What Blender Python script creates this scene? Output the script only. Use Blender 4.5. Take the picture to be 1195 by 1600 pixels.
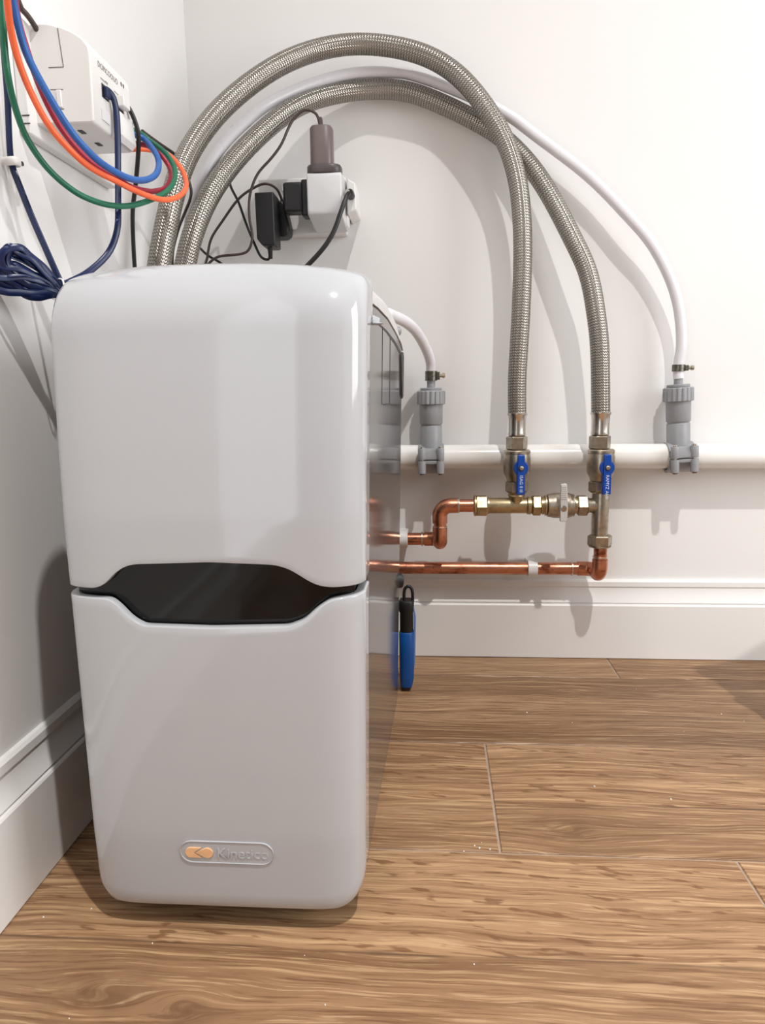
import bpy, bmesh, math, random
from mathutils import Vector, Matrix
random.seed(4)
for o in list(bpy.data.objects):
    bpy.data.objects.remove(o)
scene = bpy.context.scene
C = scene.collection

# ------------------------------------------------------------------ camera
def camera():
    yaw, pitch, roll = -0.0751, 0.1673, -0.0142
    f = Vector((math.sin(yaw)*math.cos(pitch), math.cos(yaw)*math.cos(pitch), -math.sin(pitch)))
    r = Vector((math.cos(yaw), -math.sin(yaw), 0)); u = r.cross(f)
    r2 = r*math.cos(roll)+u*math.sin(roll); u2 = -r*math.sin(roll)+u*math.cos(roll)
    cd = bpy.data.cameras.new('camera'); co = bpy.data.objects.new('camera', cd); C.objects.link(co)
    cd.sensor_fit = 'VERTICAL'; cd.sensor_height = 36.0; cd.lens = 36.0*1100.0/1600.0
    cd.clip_start = 0.02
    m = Matrix((r2, u2, -f)).transposed().to_4x4(); m.translation = Vector((0.4192, -1.28, 0.4893))
    co.matrix_world = m
    scene.camera = co
camera()

# ------------------------------------------------------------------ light and exposure
scene.view_settings.view_transform = 'Standard'
scene.view_settings.look = 'None'
scene.view_settings.gamma = 1.0
scene.view_settings.use_curve_mapping = False
scene.view_settings.exposure = 0.14
world = bpy.data.worlds.new('world'); scene.world = world; world.use_nodes = True
world.node_tree.nodes['Background'].inputs[0].default_value = (0.75, 0.85, 1.0, 1)
world.node_tree.nodes['Background'].inputs[1].default_value = 0.6
LAMP = (0.98, -1.62, 2.93)          # the ceiling downlight that throws the shadows
WIN_Y = -1.05                       # middle of the added window in the right hand wall
ROOM = (2.1, -2.9, 2.95)            # x of right wall, y of wall behind the camera, ceiling height
def area_light(name, loc, rot, sx, sy, energy, col):
    d = bpy.data.lights.new(name, 'AREA'); d.shape = 'RECTANGLE'; d.size = sx; d.size_y = sy
    d.energy = energy; d.color = col
    o = bpy.data.objects.new(name, d); C.objects.link(o); o.location = loc; o.rotation_euler = rot
    return o
# added fill light, set in an unseen window in the right hand wall
area_light('window_fill_light', (2.085, WIN_Y, 1.20), (0, math.radians(90), 0), 1.3, 1.0, 23, (.93, 0.968, 1.0))
# added light in an unseen left wall door, for reflections on the softener
area_light('door_fill_light', (-.02, -2.17, 1.04), (0, math.radians(-90), 0), 1.9, 1.22, 10, (0.84, 0.91, 1.0))

# ------------------------------------------------------------------ helpers
def link(name, me, mat=None, parent=None):
    o = bpy.data.objects.new(name, me); C.objects.link(o)
    if mat is not None: me.materials.append(mat)
    if parent is not None: o.parent = parent
    return o
def tag(o, label=None, cat=None, group=None, kind=None):
    if label: o['label'] = label
    if cat: o['category'] = cat
    if group: o['group'] = group
    if kind: o['kind'] = kind
    return o
def thing(name, label, cat, loc=(0,0,0), group=None):
    o = bpy.data.objects.new(name, None); C.objects.link(o); o.location = loc; o.empty_display_size = .02
    return tag(o, label, cat, group)
def kids(o): return [c for c in bpy.data.objects if c.parent == o]
def settle(root):
    """children were built in world coordinates: keep them there under a placed parent"""
    inv = Matrix.Translation(root.location).inverted()
    for c in kids(root): c.matrix_parent_inverse = inv
def smooth(me, ang=40):
    for p in me.polygons: p.use_smooth = True
    try: me.set_sharp_from_angle(angle=math.radians(ang))
    except Exception: pass
def mesh(name, verts, faces, mat, parent=None, ang=None, uv=None):
    me = bpy.data.meshes.new(name); me.from_pydata([tuple(v) for v in verts], [], faces); me.update()
    if uv is not None:
        l = me.uv_layers.new(name='UVMap')
        for i, lp in enumerate(me.loops): l.data[i].uv = uv[i]
    if ang: smooth(me, ang)
    return link(name, me, mat, parent)
def fixn(o):
    bm = bmesh.new(); bm.from_mesh(o.data); bmesh.ops.recalc_face_normals(bm, faces=bm.faces); bm.to_mesh(o.data); bm.free()
    return o
def bevel(o, w, seg=2, ang=35):
    m = o.modifiers.new('bevel', 'BEVEL'); m.width = w; m.segments = seg; m.limit_method = 'ANGLE'; m.angle_limit = math.radians(ang)
    for p in o.data.polygons: p.use_smooth = True
    m.harden_normals = False
    try: o.data.set_sharp_from_angle(angle=math.radians(60))
    except Exception: pass
    return o
def box(name, lo, hi, mat, parent=None, bev=0, seg=2):
    x0,y0,z0 = lo; x1,y1,z1 = hi
    v = [(x0,y0,z0),(x1,y0,z0),(x1,y1,z0),(x0,y1,z0),(x0,y0,z1),(x1,y0,z1),(x1,y1,z1),(x0,y1,z1)]
    f = [(0,3,2,1),(4,5,6,7),(0,1,5,4),(1,2,6,5),(2,3,7,6),(3,0,4,7)]
    o = mesh(name, v, f, mat, parent)
    if bev: bevel(o, bev, seg)
    return o
def prism(name, poly, axis, a, b, mat, parent=None, bev=0, seg=2):
    """poly: 2D points in the two remaining axes (in x,y,z order), extruded along axis from a to b"""
    n = len(poly); v = []
    for t in (a, b):
        for p in poly:
            c = list(p); c.insert(axis, t); v.append(c)
    f = [tuple(range(n))[::-1], tuple(range(n, 2*n))] + [(i, (i+1) % n, n+(i+1) % n, n+i) for i in range(n)]
    o = fixn(mesh(name, v, f, mat, parent))
    if bev: bevel(o, bev, seg)
    return o
def frame_for(d):
    d = Vector(d).normalized(); a = Vector((0,0,1)) if abs(d.z) < .9 else Vector((1,0,0))
    u = a.cross(d).normalized(); return u, d.cross(u), d
def lathe(name, prof, base, direc, mat, parent=None, seg=28, ang=35, phase=0.0, ribs=None):
    """prof: (radius, distance along direc); ribs: (count, depth) knurls the widest rings"""
    u, w, d = frame_for(direc); base = Vector(base); v = []; f = []
    for r, h in prof:
        for i in range(seg):
            a = 2*math.pi*i/seg+phase; rr = r
            if ribs and r >= ribs[2]: rr = r-(ribs[1] if (i // 2) % 2 else 0)
            v.append(base+d*h+u*(rr*math.cos(a))+w*(rr*math.sin(a)))
    for k in range(len(prof)-1):
        for i in range(seg):
            j = (i+1) % seg; f.append((k*seg+i, k*seg+j, (k+1)*seg+j, (k+1)*seg+i))
    f.append(tuple(range(seg))[::-1]); f.append(tuple((len(prof)-1)*seg+i for i in range(seg)))
    return mesh(name, v, f, mat, parent, ang)
def hexnut(name, r, h0, h1, base, direc, mat, parent=None, phase=math.pi/6):
    c = r*.1
    return lathe(name, [(r*.88, h0), (r, h0+c), (r, h1-c), (r*.88, h1)], base, direc, mat, parent, 6, 20, phase)
def catmull(P, sub, closed=False):
    P = [Vector(p) for p in P]; n = len(P); out = []
    rng = range(n if closed else n-1)
    for i in rng:
        if closed: p0, p1, p2, p3 = P[(i-1) % n], P[i], P[(i+1) % n], P[(i+2) % n]
        else: p0, p1, p2, p3 = P[max(i-1, 0)], P[i], P[i+1], P[min(i+2, n-1)]
        for k in range(sub):
            t = k/sub
            out.append(.5*((2*p1)+(p2-p0)*t+(2*p0-5*p1+4*p2-p3)*t*t+(3*p1-p0-3*p2+p3)*t**3))
    if not closed: out.append(P[-1])
    return out
def relax(P, it):
    P = [Vector(p) for p in P]
    for _ in range(it):
        P = [P[0]]+[(P[i-1]+2*P[i]+P[i+1])/4 for i in range(1, len(P)-1)]+[P[-1]]
    return P
def tube(name, pts, r, mat, parent=None, seg=12, sub=6, closed=False, flat=None, rel=3, up=(0,0,1)):
    """round (or flat: (half width, half thickness)) tube along a smooth path, UV u = turn, v = metres"""
    path = catmull(pts, sub, closed)
    if rel and not closed: path = relax(path, rel)
    n = len(path); T = []
    for i in range(n):
        a = path[(i-1) % n] if (closed or i > 0) else path[i]; b = path[(i+1) % n] if (closed or i < n-1) else path[i]
        T.append((b-a).normalized())
    N = Vector(up)-T[0]*Vector(up).dot(T[0]); N.normalize(); v = []; L = [0]
    for i in range(n):
        if i: N = (N-T[i]*N.dot(T[i])).normalized(); L.append(L[-1]+(path[i]-path[i-1]).length)
        B = T[i].cross(N)
        rr = r(i/(n-1)) if callable(r) else r
        for k in range(seg):
            a = 2*math.pi*k/seg
            ra, rb = flat if flat else (rr, rr)
            v.append(path[i]+N*(ra*math.cos(a))+B*(rb*math.sin(a)))
    f = []; uv = []
    m = n if closed else n-1
    for i in range(m):
        i2 = (i+1) % n; l2 = L[i2] if i2 else L[-1]+(path[0]-path[-1]).length
        for k in range(seg):
            k2 = (k+1) % seg
            f.append((i*seg+k, i*seg+k2, i2*seg+k2, i2*seg+k))
            uv += [(k/seg, L[i]), ((k+1)/seg, L[i]), ((k+1)/seg, l2), (k/seg, l2)]
    if not closed:
        f.append(tuple(range(seg))[::-1]); uv += [(0, 0)]*seg
        f.append(tuple((n-1)*seg+k for k in range(seg))); uv += [(0, 0)]*seg
    return mesh(name, v, f, mat, parent, 50, uv)
def interp(t, tab):
    if t <= tab[0][0]: return tab[0][1]
    for (a, va), (b, vb) in zip(tab, tab[1:]):
        if t <= b: return va+(vb-va)*(t-a)/(b-a)
    return tab[-1][1]
def sinterp(t, tab, w=.005):
    return sum(interp(t+w*k/3, tab)*c for k, c in ((-3, 1), (-2, 2), (-1, 3), (0, 4), (1, 3), (2, 2), (3, 1)))/16
def text(name, body, size, loc, xdir, updir, depth, mat, parent=None, align='LEFT'):
    cu = bpy.data.curves.new(name, 'FONT'); cu.body = body; cu.size = size; cu.extrude = depth; cu.align_x = align; cu.align_y = 'CENTER'
    cu.resolution_u = 4
    t = bpy.data.objects.new(name, cu); C.objects.link(t)
    bpy.context.view_layer.update()
    me = bpy.data.meshes.new_from_object(t.evaluated_get(bpy.context.evaluated_depsgraph_get()))
    C.objects.unlink(t); bpy.data.objects.remove(t)
    X = Vector(xdir).normalized(); U = Vector(updir).normalized(); Nn = X.cross(U)
    M = Matrix((X, U, Nn)).transposed().to_4x4(); M.translation = Vector(loc)
    me.transform(M); me.name = name
    me.materials.clear()
    return link(name, me, mat, parent)

# ------------------------------------------------------------------ materials
def srgb(r, g, b):
    f = lambda c: (c/255/12.92) if c/255 <= .04045 else ((c/255+.055)/1.055)**2.4
    return (f(r), f(g), f(b), 1)
class NT:
    def __init__(s, name):
        s.m = bpy.data.materials.new(name); s.m.use_nodes = True; s.t = s.m.node_tree; s.n = s.t.nodes; s.b = s.n['Principled BSDF']
    def node(s, ty, **kw):
        n = s.n.new(ty)
        for k, v in kw.items(): setattr(n, k, v)
        return n
    def set(s, sock, v):
        if hasattr(v, 'is_output') or isinstance(v, bpy.types.NodeSocket): s.t.links.new(v, sock)
        else: sock.default_value = v
    def math(s, op, a, b=0.0, c=None, clamp=False):
        n = s.node('ShaderNodeMath', operation=op, use_clamp=clamp); s.set(n.inputs[0], a); s.set(n.inputs[1], b)
        if c is not None: s.set(n.inputs[2], c)
        return n.outputs[0]
    def mix(s, f, a, b, mode='MIX'):
        n = s.node('ShaderNodeMix', data_type='RGBA', blend_type=mode); s.set(n.inputs[0], f); s.set(n.inputs[6], a); s.set(n.inputs[7], b); return n.outputs[2]
    def noise(s, vec, scale=5, detail=4, rough=.55, dist=0.0):
        n = s.node('ShaderNodeTexNoise'); s.set(n.inputs['Vector'], vec); n.inputs['Scale'].default_value = scale
        n.inputs['Detail'].default_value = detail; n.inputs['Roughness'].default_value = rough; n.inputs['Distortion'].default_value = dist
        return n.outputs[0]
    def comb(s, x, y, z):
        n = s.node('ShaderNodeCombineXYZ'); s.set(n.inputs[0], x); s.set(n.inputs[1], y); s.set(n.inputs[2], z); return n.outputs[0]
    def ramp(s, v, stops, interp='LINEAR'):
        n = s.node('ShaderNodeValToRGB'); s.set(n.inputs[0], v); r = n.color_ramp; r.interpolation = interp
        while len(r.elements) < len(stops): r.elements.new(.5)
        for e, (p, c) in zip(r.elements, stops): e.position = p; e.color = c if len(c) == 4 else (*c, 1)
        return n.outputs[0]
    def mapr(s, v, a, b, c=0.0, d=1.0, smooth=True):
        n = s.node('ShaderNodeMapRange'); n.interpolation_type = 'SMOOTHSTEP' if smooth else 'LINEAR'
        for i, q in enumerate((v, a, b, c, d)): s.set(n.inputs[i], q)
        return n.outputs[0]
    def bump(s, h, strength=.2, dist=.001):
        n = s.node('ShaderNodeBump'); n.inputs['Strength'].default_value = strength; n.inputs['Distance'].default_value = dist
        s.set(n.inputs['Height'], h); s.set(s.b.inputs['Normal'], n.outputs[0]); return n
    def pos(s):
        return s.node('ShaderNodeNewGeometry').outputs['Position']
    def obj(s): return s.node('ShaderNodeTexCoord').outputs['Object']
    def uv(s): return s.node('ShaderNodeTexCoord').outputs['UV']
    def sep(s, v):
        n = s.node('ShaderNodeSeparateXYZ'); s.set(n.inputs[0], v); return n.outputs[0], n.outputs[1], n.outputs[2]
def simple(name, col, rough=.4, metal=0.0, spec=.5, var=.06, scale=40, coat=0.0, bump=0.0, bscale=200, rvar=.1):
    t = NT(name); p = t.pos(); n = t.noise(p, scale, 4)
    c2 = tuple(min(1, c*(1-var*2)) for c in col[:3])+(1,)
    t.set(t.b.inputs['Base Color'], t.mix(t.mapr(n, .35, .7), col, c2))
    t.set(t.b.inputs['Roughness'], t.mapr(n, .3, .7, max(.02, rough-rvar*rough), rough+rvar*rough))
    t.b.inputs['Metallic'].default_value = metal; t.b.inputs['Specular IOR Level'].default_value = spec
    if coat: t.b.inputs['Coat Weight'].default_value = coat; t.b.inputs['Coat Roughness'].default_value = .03
    if bump: t.bump(t.noise(p, bscale, 3), bump, .0006)
    return t.m
def wood_tile():
    t = NT('oak_print_tile'); x, y, z = t.sep(t.pos()); ox, oy, oz = t.sep(t.obj())
    rnd = t.node('ShaderNodeObjectInfo').outputs['Random']
    # each tile print shows two boards: the seam lies 0.1445 m from its rear edge
    board = t.math('GREATER_THAN', oy, -0.1445)
    seed = t.math('ADD', t.math('MULTIPLY', rnd, 37.0), t.math('MULTIPLY', board, 11.3))
    # knots: the grain flows around them
    ksum = 0.0; kw = 0.0
    for kx, ky, R in ((0.140, -0.785, .020), (0.215, -0.800, .011), (0.575, -0.545, .020), (0.655, -0.838, .005), (1.3, -.66, .02)):
        dx = t.math('MULTIPLY', t.math('SUBTRACT', x, kx), .62); dy = t.math('SUBTRACT', y, ky)
        d2 = t.math('ADD', t.math('MULTIPLY', dx, dx), t.math('MULTIPLY', dy, dy))
        kw = t.math('ADD', kw, t.math('DIVIDE', t.math('MULTIPLY', dy, R*R), t.math('ADD', d2, R*R*1.15)))
        ksum = t.math('ADD', ksum, t.math('POWER', 2.718, t.math('MULTIPLY', d2, -1.0/(R*R*1.3))))
    ksum = t.math('MINIMUM', ksum, 1.0)
    low = t.noise(t.comb(t.math('MULTIPLY', x, 2.2), t.math('MULTIPLY', y, 7.0), seed), 1.0, 3)
    yw = t.math('ADD', y, t.math('MULTIPLY', t.math('SUBTRACT', low, .5), .055))
    g = t.math('SUBTRACT', yw, kw)
    gx = t.math('ADD', x, t.math('MULTIPLY', ksum, .02))
    # fine grain, long streaks, rings
    v1 = t.comb(t.math('MULTIPLY', gx, 13.0), t.math('MULTIPLY', g, 400.0), seed)
    fine = t.noise(v1, 1.0, 5, .6)
    v2 = t.comb(t.math('MULTIPLY', gx, 3.0), t.math('MULTIPLY', g, 120.0), t.math('ADD', seed, 5.0))
    mid = t.noise(v2, 1.0, 4, .6, .4)
    v3 = t.comb(t.math('MULTIPLY', gx, .8), t.math('MULTIPLY', g, 13.0), t.math('ADD', seed, 9.0))
    broad = t.noise(v3, 1.0, 3, .5)
    v4 = t.comb(t.math('MULTIPLY', x, 26.0), t.math('MULTIPLY', t.math('ADD', yw, t.math('MULTIPLY', x, .1)), 130.0), t.math('ADD', seed, 2.0))
    fleck = t.noise(v4, 1.0, 2, .5)
    base = t.ramp(broad, [(.30, srgb(140, 104, 72)), (.5, srgb(166, 128, 93)), (.70, srgb(186, 148, 111))])
    rings = t.math('SINE', t.math('MULTIPLY', t.math('ADD', g, t.math('MULTIPLY', t.math('SUBTRACT', broad, .5), .03)), 420.0))
    c = t.mix(t.math('MULTIPLY', t.mapr(rings, .2, .95, 0, .42), t.mapr(t.math('ADD', low, t.math('MULTIPLY', ksum, .5)), .42, .62)), base, srgb(120, 84, 56))
    c = t.mix(t.mapr(mid, .52, .64, 0, .5), c, srgb(122, 84, 54))
    c = t.mix(t.mapr(mid, .44, .34, 0, .55), c, srgb(214, 176, 132))
    c = t.mix(t.mapr(fine, .54, .64, 0, .6), c, srgb(110, 72, 44))
    c = t.mix(t.mapr(fine, .45, .36, 0, .5), c, srgb(222, 186, 144))
    fmask = t.math('MULTIPLY', t.mapr(fleck, .60, .68), t.math('MULTIPLY', board, t.mapr(rnd, .2, .4, .35, 1.0)))
    c = t.mix(t.math('MULTIPLY', fmask, .7), c, srgb(116, 76, 46))
    # per tile tone
    tone = t.mapr(rnd, 0.0, 1.0, .74, .89, False)
    tone2 = t.math('MULTIPLY', tone, t.mapr(board, 0, 1, .96, 1.05, False))
    c = t.mix(1.0, c, t.comb(tone2, tone2, tone2), 'MULTIPLY')
    # dark knot hearts with pale scars
    scar = t.noise(t.comb(t.math('MULTIPLY', x, 22), t.math('MULTIPLY', y, 45), 3.0), 1.0, 3)
    c = t.mix(t.math('MULTIPLY', ksum, t.mapr(scar, .40, .58, .12, .62)), c, srgb(96, 64, 40))
    c = t.mix(t.math('MULTIPLY', ksum, t.mapr(scar, .66, .74, 0, .7)), c, srgb(216, 190, 158))
    # printed seam between the boards, dark and pale in turns
    sd = t.math('ABSOLUTE', t.math('ADD', oy, t.math('ADD', 0.1445, t.math('MULTIPLY', t.math('SUBTRACT', t.noise(t.comb(t.math('MULTIPLY', x, 9), seed, 0.0), 1, 2), .5), .006))))
    sn = t.noise(t.comb(t.math('MULTIPLY', x, 6), seed, 1.0), 1, 2)
    c = t.mix(t.math('MULTIPLY', t.mapr(sd, .0035, .0008), t.mapr(sn, .45, .6, 0.0, .75)), c, srgb(86, 60, 42))
    t.set(t.b.inputs['Base Color'], c)
    t.set(t.b.inputs['Roughness'], t.mapr(fine, .3, .7, .36, .55))
    t.b.inputs['Specular IOR Level'].default_value = .4
    t.bump(t.math('ADD', fine, t.math('MULTIPLY', mid, .6)), .22, .0007)
    return t.m
def braid():
    t = NT('braided_steel'); u, v, _ = t.sep(t.uv())
    a = t.math('MULTIPLY', u, 24.0); b = t.math('MULTIPLY', v, 225.0)
    p = t.math('ADD', a, b); q = t.math('SUBTRACT', a, b)
    sp = t.math('ABSOLUTE', t.math('SINE', t.math('MULTIPLY', p, math.pi))); sq = t.math('ABSOLUTE', t.math('SINE', t.math('MULTIPLY', q, math.pi)))
    w = t.math('GREATER_THAN', t.math('SINE', t.math('MULTIPLY', a, math.pi*2)), 0.0)
    h = t.math('ADD', t.math('MULTIPLY', w, sp), t.math('MULTIPLY', t.math('SUBTRACT', 1.0, w), sq))
    t.set(t.b.inputs['Base Color'], t.mix(h, srgb(88, 84, 79), srgb(174, 169, 161)))
    t.b.inputs['Metallic'].default_value = 1.0
    t.set(t.b.inputs['Roughness'], t.mapr(h, 0, 1, .42, .26))
    t.bump(h, .65, .0008)
    return t.m
def copper():
    t = NT('copper'); p = t.pos(); x, y, z = t.sep(p)
    n = t.noise(t.comb(t.math('MULTIPLY', x, 14), t.math('MULTIPLY', y, 40), t.math('MULTIPLY', z, 40)), 1, 5, .6)
    n2 = t.noise(p, 130, 3)
    c = t.mix(t.mapr(n, .52, .66), srgb(206, 142, 114), srgb(136, 78, 56))
    c = t.mix(t.mapr(n2, .62, .75, 0, .6), c, srgb(96, 52, 36))
    t.set(t.b.inputs['Base Color'], c); t.b.inputs['Metallic'].default_value = 1.0
    t.set(t.b.inputs['Roughness'], t.mapr(n, .3, .7, .24, .42))
    return t.m
def plaster(name, col, rough=.75, strength=.1):
    t = NT(name); p = t.pos(); n = t.noise(p, 3, 3)
    t.set(t.b.inputs['Base Color'], t.mix(t.mapr(n, .3, .7), col, tuple(c*.985 for c in col[:3])+(1,)))
    t.b.inputs['Roughness'].default_value = rough; t.b.inputs['Specular IOR Level'].default_value = .3
    t.bump(t.noise(p, 90, 4), strength, .0008)
    return t.m
M = dict(
 bin=simple('pale_grey_bin_plastic', (.76, .76, .76, 1), .45, var=.02),
 wall=plaster('white_paint_wall', (.83, .815, .80, 1)), ceil=plaster('white_paint_ceiling', (.86, .85, .83, 1)),
 taupe=plaster('taupe_paint_wall', (.16, .145, .135, 1)),
 skirt=simple('satin_white_paint', (.84, .825, .805, 1), .32, var=.01, scale=6),
 tile=wood_tile(), grout=simple('beige_grout', srgb(178, 156, 136), .85, var=.08, scale=60),
 cover=simple('gloss_white_plastic', (.455, .466, .488, 1), .09, var=.008, scale=5, spec=.5, coat=.35, rvar=.05),
 lid=simple('white_plastic_lid', (.64, .635, .63, 1), .28, var=.01, scale=8),
 gloss_black=simple('gloss_black', (.003, .003, .0035, 1), .06, var=.05, spec=.32, rvar=.05),
 smoke=simple('gloss_grey_side', (.085, .080, .077, 1), .10, var=.03, spec=.75, scale=12, rvar=.1),
 dark=simple('dark_inner', (.012, .012, .013, 1), .5), black=simple('black_plastic', (.007, .007, .008, 1), .45, bump=.05),
 rubber=simple('black_rubber', (.009, .008, .008, 1), .36), brown=simple('brown_cable', srgb(72, 58, 54), .45),
 brownplug=simple('brown_grey_plug', srgb(112, 100, 98), .38, var=.03), browndark=simple('dark_brown_plug', srgb(84, 76, 76), .4),
 white=simple('white_plastic', (.80, .785, .765, 1), .33, var=.01), whitegloss=simple('white_pvc', (.84, .82, .79, 1), .2, var=.01),
 adaptor=simple('grey_white_plastic', (.70, .70, .71, 1), .35, var=.01),
 tubew=simple('white_hose_plastic', (.78, .76, .79, 1), .3, var=.015), grey=simple('grey_pvc', srgb(150, 151, 154), .42, var=.03, scale=30),
 nickel=simple('nickel', srgb(184, 174, 158), .34, 1.0, var=.12, scale=120), steel=simple('bright_steel', srgb(210, 204, 196), .24, 1.0, var=.06),
 brass=simple('brass', srgb(192, 174, 138), .36, 1.0, var=.12, scale=90), darksteel=simple('dark_clamp_steel', srgb(126, 122, 112), .38, 1.0, var=.2, scale=200),
 copper=copper(), solder=simple('solder_ring', srgb(220, 214, 206), .3, 1.0), braid=braid(),
 bluehandle=simple('blue_handle', srgb(10, 74, 170), .3), bluetool=simple('blue_rubber_grip', srgb(0, 74, 146), .45),
 paleblue=simple('pale_blue_strip', srgb(96, 130, 190), .3), ink=simple('white_print', (.75, .8, .9, 1), .5), leverp=simple('grey_lever', srgb(206, 204, 200), .38),
 orange=simple('orange_cable', srgb(246, 106, 58), .42), green=simple('green_cable', srgb(14, 104, 74), .42), blue=simple('blue_cable', srgb(36, 94, 168), .42),
 red=simple('red_cable', srgb(164, 32, 58), .42), navy=simple('navy_cable', srgb(9, 30, 74), .36),
 text=simple('grey_print', srgb(150, 142, 138), .5), line=simple('dark_seam', srgb(108, 98, 94), .6), copperink=simple('copper_emblem', srgb(240, 190, 142), .4, 0.0),
 badge=simple('badge_plastic', (.66, .64, .63, 1), .25), crumb=simple('plaster_crumb', (.85, .8, .72, 1), .8))

# ------------------------------------------------------------------ centre lines of hoses and cables (metres)
HOSE1 = [(0.15, -0.264, 0.33), (0.145, -0.235, 0.33), (0.1, -0.225, 0.335), (0.062, -0.255, 0.38), (0.046, -0.31, 0.46), (0.044, -0.335, 0.55), (0.047, -0.335, 0.615), (0.052, -0.328, 0.648), (0.061, -0.32, 0.698), (0.074, -0.3, 0.767), (0.086, -0.26, 0.828), (0.117, -0.2, 0.901), (0.173, -0.145, 0.968), (0.233, -0.095, 1.014), (0.301, -0.07, 1.032), (0.381, -0.066, 1.021), (0.441, -0.062, 0.995), (0.487, -0.064, 0.951), (0.528, -0.066, 0.89), (0.549, -0.072, 0.832), (0.558, -0.078, 0.773), (0.561, -0.082, 0.704), (0.559, -0.085, 0.604), (0.555, -0.085, 0.511), (0.555, -0.085, 0.451)]
HOSE2 = [(0.195, -0.264, 0.37), (0.19, -0.235, 0.37), (0.15, -0.21, 0.375), (0.1, -0.2, 0.4), (0.062, -0.215, 0.47), (0.05, -0.245, 0.56), (0.053, -0.255, 0.624), (0.059, -0.247, 0.661), (0.074, -0.24, 0.719), (0.1, -0.21, 0.789), (0.139, -0.145, 0.867), (0.198, -0.085, 0.938), (0.265, -0.042, 0.973), (0.337, -0.026, 0.982), (0.4, -0.026, 0.969), (0.5, -0.026, 0.921), (0.554, -0.036, 0.876), (0.598, -0.051, 0.816), (0.643, -0.066, 0.729), (0.668, -0.073, 0.673), (0.681, -0.08, 0.607), (0.688, -0.083, 0.55), (0.693, -0.085, 0.449)]
WTUBE = [(0.15, -0.264, 0.48), (0.145, -0.225, 0.485), (0.11, -0.185, 0.5), (0.07, -0.175, 0.55), (0.047, -0.19, 0.61), (0.05, -0.205, 0.677), (0.062, -0.203, 0.758), (0.073, -0.2, 0.787), (0.086, -0.19, 0.822), (0.105, -0.165, 0.863), (0.131, -0.13, 0.904), (0.161, -0.095, 0.942), (0.223, -0.06, 0.981), (0.29, -0.036, 1.004), (0.359, -0.026, 1.006), (0.39, -0.027, 0.999), (0.442, -0.029, 0.979), (0.531, -0.03, 0.938), (0.585, -0.033, 0.898), (0.655, -0.035, 0.846), (0.697, -0.037, 0.808), (0.734, -0.04, 0.769), (0.773, -0.039, 0.727), (0.805, -0.038, 0.674), (0.824, -0.037, 0.623), (0.832, -0.037, 0.565), (0.831, -0.036, 0.526), (0.832, -0.035, 0.506)]
STUBE = [(0.295, -0.262, 0.5), (0.297, -0.24, 0.505), (0.308, -0.228, 0.535), (0.325, -0.232, 0.578), (0.347, -0.24, 0.6), (0.358, -0.2, 0.602), (0.375, -0.16, 0.597), (0.39, -0.113, 0.586), (0.403, -0.065, 0.566), (0.412, -0.042, 0.543), (0.413, -0.035, 0.523), (0.414, -0.035, 0.508)]
ORANGE = [(0.067, -0.66, 0.842), (0.065, -0.655, 0.826), (0.062, -0.65, 0.819), (0.055, -0.635, 0.797), (0.055, -0.62, 0.77), (0.065, -0.605, 0.737), (0.079, -0.583, 0.716), (0.087, -0.562, 0.709), (0.096, -0.54, 0.706), (0.101, -0.513, 0.705), (0.11, -0.487, 0.704), (0.117, -0.46, 0.707), (0.124, -0.437, 0.716), (0.125, -0.413, 0.73), (0.119, -0.39, 0.746), (0.112, -0.38, 0.761), (0.101, -0.37, 0.775), (0.087, -0.36, 0.787), (0.073, -0.37, 0.789), (0.062, -0.38, 0.788), (0.056, -0.395, 0.783), (0.054, -0.41, 0.779)]
GREEN = [(0.054, -0.64, 0.854), (0.05, -0.637, 0.826), (0.046, -0.633, 0.793), (0.045, -0.63, 0.769), (0.04, -0.615, 0.751), (0.04, -0.6, 0.729), (0.05, -0.585, 0.706), (0.063, -0.563, 0.691), (0.075, -0.542, 0.686), (0.085, -0.52, 0.687), (0.094, -0.5, 0.692), (0.104, -0.48, 0.701), (0.112, -0.46, 0.712), (0.118, -0.447, 0.722), (0.12, -0.433, 0.736), (0.116, -0.42, 0.753), (0.106, -0.413, 0.769), (0.094, -0.407, 0.78), (0.081, -0.4, 0.79), (0.072, -0.405, 0.797), (0.063, -0.41, 0.8)]
BLUE = [(0.064, -0.645, 0.851), (0.059, -0.636, 0.831), (0.057, -0.627, 0.81), (0.059, -0.619, 0.788), (0.07, -0.61, 0.76), (0.08, -0.593, 0.735), (0.089, -0.577, 0.721), (0.093, -0.56, 0.716), (0.097, -0.54, 0.714), (0.101, -0.52, 0.714), (0.105, -0.5, 0.717), (0.108, -0.48, 0.724), (0.109, -0.46, 0.735), (0.105, -0.44, 0.75), (0.1, -0.43, 0.763), (0.09, -0.42, 0.776), (0.079, -0.41, 0.788), (0.071, -0.412, 0.792), (0.063, -0.413, 0.794), (0.057, -0.415, 0.795)]
RED = [(0.053, -0.62, 0.865), (0.049, -0.614, 0.838), (0.047, -0.608, 0.823), (0.047, -0.601, 0.81), (0.05, -0.595, 0.788), (0.051, -0.577, 0.766), (0.056, -0.558, 0.746), (0.071, -0.54, 0.725), (0.091, -0.522, 0.713), (0.095, -0.499, 0.711), (0.102, -0.475, 0.713), (0.105, -0.452, 0.719), (0.11, -0.435, 0.727), (0.11, -0.417, 0.743), (0.103, -0.4, 0.759), (0.098, -0.399, 0.768), (0.09, -0.398, 0.777), (0.076, -0.397, 0.786), (0.059, -0.401, 0.788), (0.052, -0.405, 0.789)]
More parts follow.
